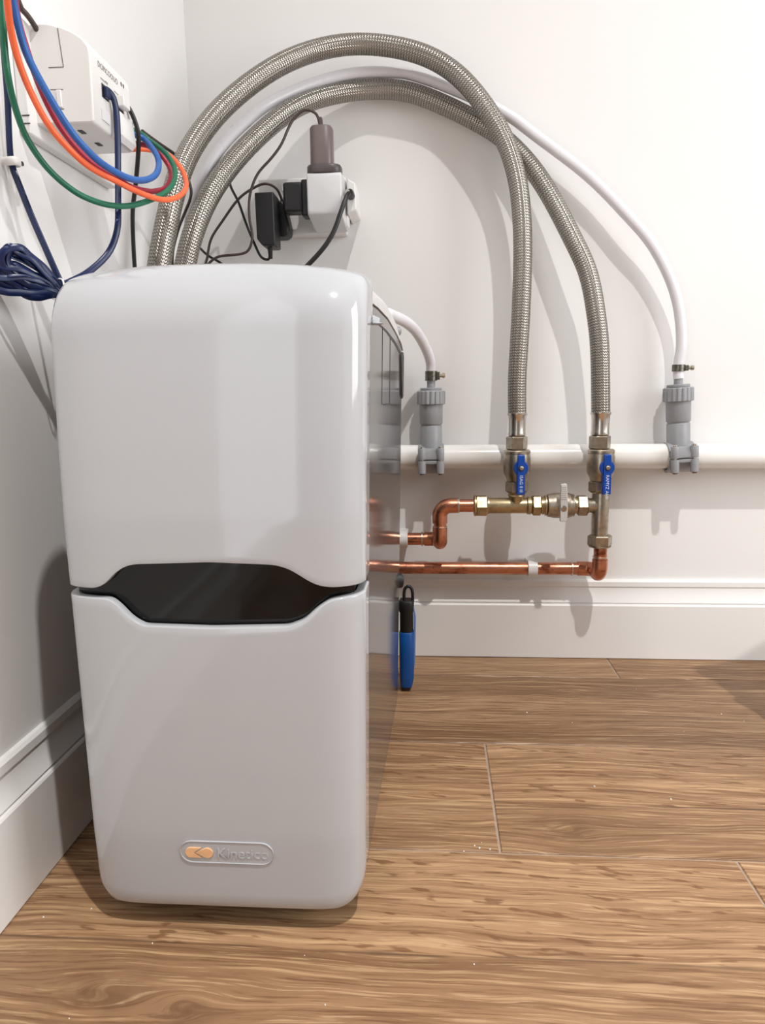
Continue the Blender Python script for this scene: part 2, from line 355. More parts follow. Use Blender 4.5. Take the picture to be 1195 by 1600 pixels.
NAVYA = [(0.07, -0.495, 0.811), (0.074, -0.492, 0.81), (0.078, -0.488, 0.804), (0.079, -0.485, 0.788), (0.079, -0.487, 0.762), (0.078, -0.49, 0.729), (0.079, -0.498, 0.694), (0.08, -0.507, 0.666), (0.072, -0.515, 0.641), (0.06, -0.537, 0.619), (0.054, -0.56, 0.607), (0.053, -0.582, 0.599)]
NAVYB = [(0.053, -0.582, 0.598), (0.048, -0.581, 0.609), (0.04, -0.58, 0.629), (0.026, -0.578, 0.664), (0.014, -0.575, 0.696), (0.007, -0.572, 0.715), (0.008, -0.574, 0.736), (0.011, -0.575, 0.776), (0.013, -0.577, 0.825), (0.016, -0.578, 0.857), (0.02, -0.58, 0.888)]
BLACKA = [(0.071, -0.452, 0.813), (0.074, -0.446, 0.813), (0.078, -0.441, 0.805), (0.081, -0.435, 0.789), (0.077, -0.427, 0.771), (0.067, -0.418, 0.735), (0.058, -0.41, 0.709), (0.049, -0.393, 0.676), (0.042, -0.377, 0.641), (0.036, -0.36, 0.612), (0.03, -0.385, 0.52), (0.032, -0.395, 0.4), (0.036, -0.395, 0.25), (0.045, -0.38, 0.1), (0.055, -0.33, 0.012), (0.06, -0.26, 0.004), (0.075, -0.18, 0.004)]
DARK = [(0.045, -0.33, 0.826), (0.045, -0.31, 0.827), (0.051, -0.29, 0.824), (0.055, -0.27, 0.823), (0.059, -0.253, 0.821), (0.059, -0.235, 0.817), (0.064, -0.232, 0.805), (0.069, -0.228, 0.791), (0.07, -0.225, 0.779), (0.066, -0.223, 0.767), (0.058, -0.22, 0.754), (0.032, -0.19, 0.728), (0.019, -0.18, 0.682), (0.02, -0.14, 0.58), (0.02, -0.1, 0.5), (0.03, -0.04, 0.42)]
DARK2 = [(0.015, -0.55, 0.874), (0.015, -0.543, 0.867), (0.017, -0.537, 0.864), (0.019, -0.53, 0.859)]
C1 = [(0.241, -0.1, 0.901), (0.24, -0.102, 0.909), (0.235, -0.104, 0.921), (0.219, -0.106, 0.926), (0.203, -0.108, 0.915), (0.193, -0.11, 0.9), (0.181, -0.113, 0.875), (0.165, -0.115, 0.855), (0.145, -0.117, 0.835), (0.134, -0.12, 0.814), (0.127, -0.117, 0.792), (0.126, -0.115, 0.764), (0.129, -0.113, 0.741), (0.122, -0.11, 0.721), (0.107, -0.108, 0.714), (0.072, -0.106, 0.712), (0.054, -0.104, 0.703), (0.038, -0.102, 0.685), (0.026, -0.1, 0.664), (0.03, -0.12, 0.58), (0.07, -0.17, 0.5), (0.15, -0.22, 0.44), (0.22, -0.264, 0.42)]
C2 = [(0.147, -0.075, 0.726), (0.148, -0.079, 0.717), (0.146, -0.083, 0.709), (0.135, -0.086, 0.713), (0.126, -0.09, 0.733), (0.113, -0.088, 0.765), (0.102, -0.086, 0.798), (0.09, -0.084, 0.822), (0.086, -0.082, 0.838), (0.083, -0.08, 0.854), (0.056, -0.073, 0.822), (0.029, -0.067, 0.78), (0.015, -0.06, 0.747), (0.022, -0.058, 0.738), (0.037, -0.056, 0.723), (0.056, -0.054, 0.712), (0.08, -0.052, 0.692), (0.094, -0.05, 0.678), (0.125, -0.1, 0.61), (0.18, -0.19, 0.5), (0.25, -0.255, 0.44)]
C3 = [(0.171, -0.06, 0.794), (0.169, -0.068, 0.806), (0.163, -0.077, 0.82), (0.148, -0.085, 0.826), (0.127, -0.08, 0.822), (0.099, -0.075, 0.807), (0.07, -0.07, 0.776), (0.048, -0.07, 0.747), (0.04, -0.07, 0.718), (0.035, -0.07, 0.702), (0.03, -0.07, 0.679), (0.035, -0.09, 0.6), (0.07, -0.14, 0.52), (0.15, -0.2, 0.43), (0.235, -0.264, 0.4)]
THICK = [(0.285, -0.11, 0.8), (0.282, -0.117, 0.793), (0.274, -0.125, 0.77), (0.261, -0.129, 0.737), (0.24, -0.133, 0.708), (0.204, -0.136, 0.674), (0.189, -0.14, 0.66), (0.17, -0.17, 0.6), (0.185, -0.21, 0.53), (0.215, -0.24, 0.48), (0.225, -0.264, 0.46)]

# ------------------------------------------------------------------ the room
def structure():
    RX, RY, RZ = ROOM
    fl = box('floor', (-.1, RY-.1, -.06), (RX+.1, .1, -.0016), M['grout']); tag(fl, 'oak-look floor tiles with pale grout joints', kind='structure')
    cache = {}
    def tile(x0, x1, yr, y_hi):
        key = (round(x1-x0, 4), y_hi)
        if key not in cache:
            L = x1-x0; g = .0014; e = .0009; lo = -.24+g; hi = y_hi-(g if y_hi == 0 else 0)
            v = []
            for ins, z in ((0, -.01), (0, -e), (e, 0)):
                v += [(g+ins, lo+ins, z), (L-g-ins, lo+ins, z), (L-g-ins, hi-ins, z), (g+ins, hi-ins, z)]
            f = [(3, 2, 1, 0), (8, 9, 10, 11)]
            for k in (0, 4):
                f += [(k+i, k+(i+1) % 4, k+4+(i+1) % 4, k+4+i) for i in range(4)]
            me = bpy.data.meshes.new('tile'); me.from_pydata(v, [], f); me.update(); me.materials.append(M['tile']); cache[key] = me
        o = bpy.data.objects.new('tile', cache[key]); C.objects.link(o); o.location = (x0, yr, 0); o.parent = fl
    joints = [.7358, .245, .489, .7345, 1.08, .30, .62, .9, .2, .55, .8, .4, .7]
    row = 0; yr = .133
    while yr > RY:
        xs = [joints[row % len(joints)]+1.2*k for k in range(-2, 4)]
        xs = [0.0]+[x for x in xs if .02 < x < RX-.02]+[RX]
        for a, b in zip(xs, xs[1:]): tile(a, b, yr, -.133 if row == 0 else 0)
        yr -= .24; row += 1
    tag(box('wall_back', (-.1, 0, -.06), (RX+.1, .1, RZ), M['wall']), 'white painted wall behind the pipes', kind='structure')
    # left wall with an opening for the added door behind the viewer
    v = []; f = []
    dy0, dy1, dz = -2.83, -1.51, 2.06
    for lo, hi in (((-.1, dy1, -.06), (0, 0, RZ)), ((-.1, RY-.1, -.06), (0, dy0, RZ)), ((-.1, dy0, dz), (0, dy1, RZ))):
        k = len(v); x0, y0, z0 = lo; x1, y1, z1 = hi
        v += [(x0,y0,z0),(x1,y0,z0),(x1,y1,z0),(x0,y1,z0),(x0,y0,z1),(x1,y0,z1),(x1,y1,z1),(x0,y1,z1)]
        f += [tuple(k+i for i in q) for q in ((0,3,2,1),(4,5,6,7),(0,1,5,4),(1,2,6,5),(2,3,7,6),(3,0,4,7))]
    tag(mesh('wall_left', v, f, M['wall']), 'white painted wall with the cable box', kind='structure')
    w = tag(thing('added_door_1', 'added white glazed door in the left wall, unseen, carrying a reflection light', None, (0, -2.17, 0)), kind='structure')
    for lo, hi in (((-.09, dy0, 0), (-.03, dy0+.05, dz)), ((-.09, dy1-.05, 0), (-.03, dy1, dz)), ((-.09, dy0, 0), (-.03, dy1, .08)), ((-.09, dy0, dz-.05), (-.03, dy1, dz))):
        box('door_frame', lo, hi, M['white'], w, .003)
    box('pane', (-.07, dy0+.05, .08), (-.065, dy1-.05, dz-.05), M['white'], w)
    settle(w)
    tag(box('ceiling', (-.1, RY-.1, RZ), (RX+.1, .1, RZ+.1), M['ceil']), 'white ceiling', kind='structure')
    tag(box('wall_front', (0, RY-.1, -.06), (RX, RY, RZ), M['taupe']), 'taupe painted wall behind the viewer', kind='structure')
    # right wall with an opening for the added window that carries the fill light
    wy0, wy1, wz0, wz1 = WIN_Y-.53, WIN_Y+.53, .52, 1.88
    v = []; f = []
    for lo, hi in (((RX, RY-.1, -.06), (RX+.1, wy0, RZ)), ((RX, wy1, -.06), (RX+.1, 0, RZ)), ((RX, wy0, -.06), (RX+.1, wy1, wz0)), ((RX, wy0, wz1), (RX+.1, wy1, RZ))):
        k = len(v); x0, y0, z0 = lo; x1, y1, z1 = hi
        v += [(x0,y0,z0),(x1,y0,z0),(x1,y1,z0),(x0,y1,z0),(x0,y0,z1),(x1,y0,z1),(x1,y1,z1),(x0,y1,z1)]
        f += [tuple(k+i for i in q) for q in ((0,3,2,1),(4,5,6,7),(0,1,5,4),(1,2,6,5),(2,3,7,6),(3,0,4,7))]
    tag(mesh('wall_right', v, f, M['wall']), 'white painted wall on the right with an added window', kind='structure')
    w = tag(thing('added_window_1', 'added white framed window in the right wall, unseen, carrying the fill light', None, (RX, WIN_Y, wz0)), kind='structure')
    for lo, hi in (((RX+.005, wy0, wz0), (RX+.06, wy0+.05, wz1)), ((RX+.005, wy1-.05, wz0), (RX+.06, wy1, wz1)), ((RX+.005, wy0, wz0), (RX+.06, wy1, wz0+.05)), ((RX+.005, wy0, wz1-.05), (RX+.06, wy1, wz1))):
        box('window_frame', lo, hi, M['white'], w, .003)
    box('pane', (RX+.035, wy0+.05, wz0+.05), (RX+.04, wy1-.05, wz1-.05), M['white'], w)
    settle(w)
    prof = [(0, .1472), (.0045, .1466), (.0075, .1435), (.0080, .1350), (.0062, .1330), (.0066, .1285), (.0090, .1190), (.0128, .1105), (.0148, .1065),
            (.0132, .1050), (.0132, .1038), (.0165, .1030), (.0180, .1008), (.018, .0012), (0, .0012)]
    b = prism('baseboard_back', [(-a, z) for a, z in prof], 0, 0.0, RX, M['skirt']); smooth(b.data, 30)
    tag(b, 'white moulded skirting board along the pipe wall', kind='structure')
    b = prism('baseboard_left', [(a, z) for a, z in prof], 1, -1.51, -.002, M['skirt']); smooth(b.data, 30)
    tag(b, 'white moulded skirting board beside the softener', kind='structure')
    # ceiling downlights
    for (lx, ly), lab, power, cone in ((LAMP[:2], 'round recessed downlight in the ceiling above the viewer', 255, 108),):
        d = thing('ceiling_downlight', lab, 'light', (lx, ly, RZ))
        lathe('trim_ring', [(.030, 0), (.045, .0), (.045, .004), (.041, .007), (.031, .007)], (lx, ly, RZ), (0, 0, -1), M['white'], d)
        settle(d)
        l = bpy.data.lights.new('downlight_bulb', 'SPOT'); l.energy = power; l.color = (1.0, .98, .955); l.shadow_soft_size = .028
        l.spot_size = math.radians(cone); l.spot_blend = 1.0
        lo = bpy.data.objects.new('downlight_bulb', l); C.objects.link(lo); lo.location = (lx, ly, LAMP[2])
structure()

# ------------------------------------------------------------------ water softener
XL = .0985
def xr(z): return .3545+.0197*(z-.04)
def xside(y, z): return .363+.0275*(y+.67)+.022*(z-.56)
YF = [(.02, -.697), (.1, -.7015), (.2, -.7025), (.3, -.704), (.39, -.7055), (.45, -.7035), (.5, -.701), (.548, -.698)]
def yfront(t, z):
    u = 2*t-1
    return interp(z, YF)-.0185*(1-abs(u)**9)
def cols(nside=5, ncor=6, nfront=110, rc=.009, depth=.040):
    W = .26; out = []
    for i in range(nside): out.append((0.0, depth+(rc-depth)*i/nside))
    for i in range(ncor):
        a = math.pi/2*i/ncor; out.append((rc*(1-math.cos(a))/W, rc*(1-math.sin(a))))
    n = nfront
    for i in range(n+1): out.append((rc/W+(1-2*rc/W)*i/n, 0.0))
    return out+[(1-t, b) for t, b in reversed(out[:nside+ncor])]
NOTCH_UP = [(0.0985, 0.3298), (0.1321, 0.3298), (0.1409, 0.3332), (0.1498, 0.3426), (0.1587, 0.3485), (0.1671, 0.351), (0.2326, 0.3531), (0.2869, 0.351), (0.2977, 0.348), (0.3056, 0.3436), (0.3145, 0.3376), (0.3234, 0.3332), (0.3342, 0.3314), (0.365, 0.3314)]
NOTCH_LO = [(0.0985, 0.3212), (0.1424, 0.3209), (0.1498, 0.316), (0.1607, 0.3036), (0.1715, 0.2972), (0.2305, 0.2957), (0.2962, 0.2977), (0.31, 0.3031), (0.3212, 0.3135), (0.3322, 0.3204), (0.3455, 0.3219), (0.365, 0.3226)]
def cover(name, upper, parent):
    cs = cols(); rows = []
    def x_at(t, z): return XL+t*(xr(z)-XL)
    nz = 34; na = 14; nt = 5
    for t, b in cs:
        col = []
        if upper:
            zc = .537; x0 = x_at(t, .33); zb = sinterp(x0, NOTCH_UP); u = 2*t-1
            ztop = .5885+.010*(1-abs(u)**2.5)+.002*(1-t); R = .052; semi = ztop-zc
            for i in range(nz+1):
                z = zb+(zc-zb)*i/nz; col.append((x_at(t, z), yfront(t, z)+b, z))
            y0 = yfront(t, zc)+R
            for i in range(1, na+1):
                a = math.pi/2*i/na; z = zc+(semi-b)*math.sin(a); col.append((x_at(t, z), y0-(R-b)*math.cos(a), z))
            for i in range(1, nt+1):
                y = y0+(-.6385-.0095*b/.04-y0)*i/nt; col.append((x_at(t, ztop), y, ztop-b+.001*i/nt))
        else:
            x0 = x_at(t, .3); zt = sinterp(x0, NOTCH_LO); r = .027; W = xr(.03)-XL
            zb0 = .0235+.001*t; dx = min(t, 1-t)*W
            zb = zb0+(r-math.sqrt(max(0, r*r-(r-dx)**2)) if dx < r else 0)
            for i in range(nz+1):
                s = i/nz; z = zb+(zt-zb)*s
                lip = .003*max(0, 1-(z-zb)/.010)**2
                col.append((x_at(t, z), yfront(t, z)+b+lip, z))
        rows.append(col)
    n = len(rows[0]); v = [p for c in rows for p in c]; f = []
    for i in range(len(rows)-1):
        for j in range(n-1): f.append((i*n+j, (i+1)*n+j, (i+1)*n+j+1, i*n+j+1))
    o = mesh(name, v, f, M['cover'], parent, 60)
    s = o.modifiers.new('thickness', 'SOLIDIFY'); s.thickness = .009; s.offset = -1; s.use_even_offset = False
    bv = o.modifiers.new('edge', 'BEVEL'); bv.width = .0013; bv.segments = 2; bv.limit_method = 'ANGLE'; bv.angle_limit = math.radians(50)
    return o
PANEL_TOP = [(-.657, .5671), (-.59, .5693), (-.49, .5697), (-.38, .5631), (-.294, .5556), (-.266, .5490)]
LID_TOP = [(-.66, .5818), (-.59, .5840), (-.529, .5862), (-.4376, .5835), (-.36, .5763), (-.30, .5640), (-.262, .5495)]
def softener():
    R = thing('water_softener', 'glossy white water softener with grey sides and black display band', 'water softener', (.23, -.47, 0))
    cover('upper_cover', True, R); cover('lower_cover', False, R)
    # recessed display band, gently curved like the covers
    v = []; f = []; n = 60
    for i in range(n+1):
        t = .035+.93*i/n; x = XL+t*(xr(.32)-XL)
        for z in (.285, .366): v.append((x, yfront(t, z)+.0105, z))
        for z in (.366, .285): v.append((x, -.655, z))
    for i in range(n):
        for k in range(4): f.append((i*4+k, (i+1)*4+k, (i+1)*4+(k+1) % 4, i*4+(k+1) % 4))
    f += [(0, 1, 2, 3), tuple(n*4+k for k in (3, 2, 1, 0))]
    d = fixn(mesh('display_panel', v, f, M['gloss_black'], R, 40)); d['label'] = 'glossy black display band'
    # inner body, side panels
    poly = [(-.662, .030), (-.268, .030), (-.268, .548)]+[(y, z-.001) for y, z in reversed(PANEL_TOP)][1:]+[(-.662, .565)]
    def slab(name, inset0, inset1, left, mat, ylo=None, zlo=.030, bev=.0012):
        pts = [(y if ylo is None or y > ylo else ylo, max(z, zlo)) for y, z in poly]
        vv = [((.1045-.0 if left else xside(y, z))+(inset0 if left else -inset0), y, z) for y, z in pts]+[((.1045 if left else xside(y, z))+(inset1 if left else -inset1), y, z) for y, z in pts]
        m = len(pts); ff = [tuple(range(m)), tuple(range(m, 2*m))[::-1]]+[(i, (i+1) % m, m+(i+1) % m, m+i) for i in range(m)]
        o = fixn(mesh(name, vv, ff, mat, R))
        if bev: bevel(o, bev)
        return o
    sp = slab('side_panel', 0, .004, False, M['smoke'], -.6535, .008); sp['label'] = 'glossy smoky grey side panel'
    slab('side_panel', 0, .004, True, M['smoke'], -.6535, .008)
    vv = []; pts = poly; m = len(pts)
    for s in (0, 1):
        for y, z in pts: vv.append((.109 if s == 0 else xside(y, z)-.0042, y, z-.002))
    ff = [tuple(range(m)), tuple(range(m, 2*m))[::-1]]+[(i, (i+1) % m, m+(i+1) % m, m+i) for i in range(m)]
    fixn(mesh('body', vv, ff, M['dark'], R))
    # lid over the top
    ys = [-.6555+(.3955)*i/40 for i in range(41)]; v = []; f = []; m = 0
    for y in ys:
        ze = interp(y, LID_TOP); zl = min(interp(y, PANEL_TOP), ze-.0015); x0 = .1040; x1 = xside(y, .57)+.0008
        r = min(.007, (ze-zl)*.8); sec = [(x0, zl), (x0, ze-r)]
        for a in (30, 60, 90): sec.append((x0+r*(1-math.cos(math.radians(a))), ze-r+r*math.sin(math.radians(a))))
        for k in range(1, 14):
            t = k/14; sec.append((x0+r+(x1-x0-2*r)*t, ze+.012*(1-abs(2*t-1)**2.2)))
        for a in (90, 60, 30): sec.append((x1-r*(1-math.cos(math.radians(a))), ze-r+r*math.sin(math.radians(a))))
        sec += [(x1, ze-r), (x1, zl)]; m = len(sec); v += [(x, y, z) for x, z in sec]
    for i in range(len(ys)-1):
        for k in range(m): f.append((i*m+k, (i+1)*m+k, (i+1)*m+(k+1) % m, i*m+(k+1) % m))
    f += [tuple(range(m)), tuple((len(ys)-1)*m+k for k in range(m))[::-1]]
    fixn(mesh('lid', v, f, M['lid'], R, 80))
    # seams and grip on the right side panel
    def onside(y, z, off=.0003): return (xside(y, z)+off, y, z)
    G = [(-.6365, .5525), (-.59, .5548), (-.546, .5552), (-.50, .5548), (-.459, .5530), (-.40, .5505), (-.3585, .5478), (-.30, .5425), (-.272, .5395)]
    wv = [.0005, .0008, .0011, .0014, .0018, .0022, .0026, .0028, .003]
    v = []
    for (y, z), w in zip(G, wv): v += [onside(y, z-w), onside(y, z+w), onside(y, z+w, -.002), onside(y, z-w, -.002)]
    f = []
    for i in range(len(G)-1):
        for k in range(4): f.append((i*4+k, (i+1)*4+k, (i+1)*4+(k+1) % 4, i*4+(k+1) % 4))
    fixn(mesh('panel_seam', v, f, M['dark'], R))
    for y, z0, z1, w in ((-.543, .4775, .5545, .0012), (-.455, .4775, .5525, .0022)):
        v = [onside(y-w, z0), onside(y+w, z0), onside(y+w, z1), onside(y-w, z1)]+[onside(y-w, z0, -.002), onside(y+w, z0, -.002), onside(y+w, z1, -.002), onside(y-w, z1, -.002)]
        fixn(mesh('panel_seam', v, [(0,1,2,3),(7,6,5,4),(0,4,5,1),(1,5,6,2),(2,6,7,3),(3,7,4,0)], M['dark'], R))
    y0, y1, z = -.525, -.462, .4765
    v = [onside(y0, z), onside(y1, z), onside(y1, z+.0012), onside(y0, z+.0012)]+[onside(y0, z, -.002), onside(y1, z, -.002), onside(y1, z+.0012, -.002), onside(y0, z+.0012, -.002)]
    fixn(mesh('panel_seam', v, [(0,1,2,3),(7,6,5,4),(0,4,5,1),(1,5,6,2),(2,6,7,3),(3,7,4,0)], M['dark'], R))
    pp = [(-.302, .541), (-.266, .546), (-.257, .540), (-.255, .484), (-.268, .481), (-.284, .486)]
    v = [onside(y, z, .0022) for y, z in pp]+[onside(y, z, -.006) for y, z in pp]; m = len(pp)
    g = fixn(mesh('rear_grip', v, [tuple(range(m)), tuple(range(m, 2*m))[::-1]]+[(i, (i+1) % m, m+(i+1) % m, m+i) for i in range(m)], M['black'], R)); bevel(g, .0015)
    g['label'] = 'black grip at the rear edge'
    lathe('lid_knob', [(.005, -.004), (.006, 0), (.006, .003), (.004, .0045)], (.3680, -.272, .574), (1, .35, 0), M['grey'], R, 20)
    lathe('rear_knob', [(.010, -.010), (.012, 0), (.012, .004), (.009, .006)], (.3640, -.256, .212), (1, .5, 0), M['black'], R, 20)
    for fx in (.14, .315):
        for fy in (-.62, -.31): lathe('foot', [(.014, 0), (.016, .002), (.016, .031)], (fx, fy, 0), (0, 0, 1), M['black'], R, 16)
    # name badge on the lower cover
    zc = .0845; x0, x1 = .1898, .2752; r = .0111
    def face(x, z, off): t = (x-XL)/(xr(z)-XL); return (x, yfront(t, z)-off, z)
    ring = []
    for a in range(-90, 91, 12): ring.append((x1-r+r*math.cos(math.radians(a)), zc+r*math.sin(math.radians(a)), ))
    for a in range(90, 271, 12): ring.append((x0+r+r*math.cos(math.radians(a)), zc+r*math.sin(math.radians(a))))
    full = []
    for (a, b), (c, d2) in zip(ring, ring[1:]+ring[:1]):
        k = max(1, int(abs(c-a)/.006))
        for i in range(k): full.append((a+(c-a)*i/k, b+(d2-b)*i/k))
    v = []; m = len(full); cx = (x0+x1)/2
    for s, off in ((1.0, -.001), (1.0, .0009), (.985, .0013), (.965, .0005)):
        for x, z in full: v.append(face(cx+(x-cx)*(1-(1-s)*.3), zc+(z-zc)*(1-(1-s)*1.6), off))
    f = [(k*m+i, k*m+(i+1) % m, (k+1)*m+(i+1) % m, (k+1)*m+i) for k in range(3) for i in range(m)]
    # inner face as strips so that it follows the curve
    top = [i for i in range(m)]
    f.append(tuple(3*m+i for i in range(m)))
    bd = fixn(mesh('name_badge', v, f, M['cover'], R, 40)); bd['label'] = 'oval raised name badge reading Kinetico'
    def emb(name, pts):
        vv = [face(x, z, .0016) for x, z in pts]+[face(x, z, -.0005) for x, z in pts]; k = len(pts)
        o = fixn(mesh(name, vv, [tuple(range(k)), tuple(range(k, 2*k))[::-1]]+[(i, (i+1) % k, k+(i+1) % k, k+i) for i in range(k)], M['copperink'], bd)); bevel(o, .0003, 1); return o
    rr = .0052; ex0 = .1945; ze = .0838
    L = [(ex0+rr+rr*math.cos(math.radians(a)), ze+rr*math.sin(math.radians(a))) for a in range(90, 271, 15)]+[(ex0+.0150, ze-rr), (ex0+.0075, ze), (ex0+.0150, ze+rr)]
    emb('emblem', L)
    cxr = ex0+.0203
    Rr = [(ex0+.0092, ze)]+[(cxr+rr*math.cos(math.radians(a)), ze+rr*math.sin(math.radians(a))) for a in range(-115, 116, 15)]
    emb('emblem', Rr)
    yb = yfront(.57, .083)-.0004
    tx = text('lettering', 'Kinetico', .0140, (.2233, yb, .0832), (1, .01, .0), (0, -.02, 1), .0009, M['cover'], bd)
    settle(R)
    return R
softener()

# ------------------------------------------------------------------ pipework on the wall
YV = -.085     # depth of the valve assembly
YP = -.035     # depth of pipes clipped to the wall
def fitting_runs():
    w = lathe('waste_pipe', [(.0205, 0), (.0215, .001), (.0215, 2.06), (.0205, 2.061)], (.022, YP, .3785), (1, 0, -.004), M['whitegloss'], None, 40)
    tag(w, 'white plastic waste pipe running along the wall behind the valves', 'pipe')

def waste_fitting(x, tilt, label):
    z0 = .374
    r = thing('waste_saddle_fitting', label, 'pipe fitting', (x, YP, z0), 'grey waste connectors clamped on the white pipe')
    b = (0, 0, 0); up = (0, 0, 1)
    lathe('spigot', [(.0072, .12), (.0072, .135), (.0066, .152)], b, up, M['grey'], r, 20)
    lathe('washer', [(.0185, .1185), (.0188, .1195), (.0188, .1222), (.0178, .1232)], b, up, M['grey'], r, 28)
    k = lathe('knurled_collar', [(.0225, .0945), (.0248, .0955), (.0248, .1165), (.0225, .1180)], b, up, M['grey'], r, 72, 25, 0, (36, .0016, .024))
    lathe('socket', [(.0193, .0605), (.0200, .0618), (.0203, .0945)], b, up, M['grey'], r, 32)
    lathe('neck', [(.0180, .0575), (.0180, .0610)], b, up, M['grey'], r, 28)
    lathe('branch', [(.0192, .005), (.0190, .0565), (.0182, .0578)], b, up, M['grey'], r, 32)
    # the saddle: two half shells around the pipe
    def shell(name, a0, a1, ro=.0262, ri=.0217):
        v = []; f = []; n = 22; hw = .0225
        for i in range(n+1):
            a = math.radians(a0+(a1-a0)*i/n)
            for s in (-1, 1):
                for rad in (ri, ro):
                    v.append((s*hw, rad*math.cos(a), rad*math.sin(a)))
        for i in range(n):
            q = i*4; p = q+4
            f += [(q, q+1, p+1, p), (q+3, q+2, p+2, p+3), (q+1, q+3, p+3, p+1), (q+2, q, p, p+2)]
        f += [(0, 2, 3, 1), (n*4, n*4+1, n*4+3, n*4+2)]
        o = fixn(mesh(name, v, f, M['grey'], r, 40)); bevel(o, .0012); return o
    shell('saddle_shell', 4, 176); shell('saddle_shell', -4, -176)
    # bolt bosses in front, with flange between them
    prism('flange', [(-.024, .001), (-.034, .001), (-.034, .0075), (-.0285, .020), (-.018, .020)], 0, -.0175, .0175, M['grey'], r, .001)
    prism('flange', [(-.024, -.001), (-.034, -.001), (-.034, -.0065), (-.0265, -.0085)], 0, -.0175, .0175, M['grey'], r, .001)
    for sx in (-1, 1):
        lathe('bolt_boss', [(.0066, .0012), (.0068, .002), (.0068, .0195), (.0060, .0208)], (sx*.0158, -.0315, 0), up, M['grey'], r, 20)
        lathe('bolt_boss', [(.0060, -.0235), (.0068, -.0225), (.0068, -.002), (.0066, -.0012)], (sx*.0158, -.0315, 0), up, M['grey'], r, 20)
        lathe('bolt', [(.0034, -.0012), (.0034, .0205), (.0046, .0206), (.0046, .0225), (.0030, .0240)], (sx*.0158, -.0315, 0), up, M['steel'], r, 14)
        lathe('bolt_nut', [(.0040, -.0255), (.0042, -.0235)], (sx*.0158, -.0315, 0), up, M['darksteel'], r, 6)
    r.rotation_euler = (0, tilt, 0)
    return r

def hose_clamp(x, y, z, label, h=.0125):
    r = thing('hose_clamp', label, 'hose clamp', (x, y, z), 'worm drive hose clamps on the white tubes')
    n = 28; R0 = .0097; v = []; f = []
    for i in range(n):
        a = 2*math.pi*i/n
        for rad, zz in ((R0, -h/2), (R0+.0009, -h/2), (R0+.0009, h/2), (R0, h/2)): v.append((rad*math.cos(a), rad*math.sin(a), zz))
    for i in range(n):
        j = (i+1) % n
        for k in range(4): f.append((i*4+k, j*4+k, j*4+(k+1) % 4, i*4+(k+1) % 4))
    fixn(mesh('band', v, f, M['darksteel'], r, 40))
    box('worm_housing', (.0085, -.0075, -h*.42), (.0150, .0005, h*.42), M['darksteel'], r, .001)
    lathe('worm_screw', [(.0030, 0), (.0030, .004), (.0043, .0042), (.0043, .0080), (.0030, .0090)], (.0150, -.004, 0), (1, 0, 0), M['nickel'], r, 10)
    return r

def stop_valve(x, label, tee_top, letters):
    """full bore valve on a braided hose: top nut, body, bottom nut and blue butterfly handle"""
    r = thing('isolation_valve', label, 'valve', (x, YV, .3207), 'blue handled isolation valves')
    b = (x, YV, 0); up = (0, 0, 1)
    lathe('valve_body', [(.0165, .3400), (.0178, .3450), (.0215, .3520), (.0225, .3560), (.0228, .3790), (.0218, .3840), (.0215, .3858), (.0222, .3866), (.0222, .3905), (.0195, .3925)], b, up, M['nickel'], r, 40, 30)
    hexnut('union_nut', .0190, .3208, .3395, b, up, M['nickel'], r)
    lathe('outlet_neck', [(.0110, tee_top), (.0150, .3195), (.0165, .3212)], b, up, M['brass'], r, 28)
    h = thing('handle_tmp', None, None)
    yc = YV-.0245; zc = .3652; hx = x+.0025
    bpy.data.objects.remove(h)
    # stem and gland
    lathe('stem', [(.0085, -.004), (.0085, .006), (.0060, .010)], (hx, YV-.020, zc), (0, -1, 0), M['nickel'], r, 20)
    pts = [(-.0056, .0215), (.0056, .0215), (.0062, .0105), (.0090, .0085), (.0118, .003), (.0118, -.003), (.0092, -.0085), (.0068, -.0120), (.0072, -.0425), (.0058, -.0440), (-.0058, -.0440), (-.0072, -.0425),
           (-.0068, -.0120), (-.0092, -.0085), (-.0118, -.003), (-.0118, .003), (-.0090, .0085), (-.0062, .0105)]
    hd = prism('handle', [(hx+a, zc+c) for a, c in pts], 1, yc-.0110, yc-.0065, M['bluehandle'], r, .0014, 3)
    hd['label'] = 'blue butterfly handle'
    bl = prism('handle_rib', [(hx+a, zc+c) for a, c in ((-.0054, .0212), (.0054, .0212), (.0060, .008), (.0064, -.0435), (-.0064, -.0435), (-.0060, .008))], 1, yc-.0150, yc-.0100, M['bluehandle'], hd, .0012, 3)
    lathe('screw', [(.0046, 0), (.0046, .0010), (.0034, .0016)], (hx, yc-.0146, zc), (0, -1, 0), M['dark'], hd, 20)
    lathe('screw', [(.0034, 0), (.0034, .0022), (.0024, .0030)], (hx, yc-.0146, zc), (0, -1, 0), M['steel'], hd, 16)
    text('lettering', letters, .0072, (hx, yc-.0151, zc-.0115), (0, 0, -1), (1, 0, 0), .0002, M['ink'], hd)
    return r

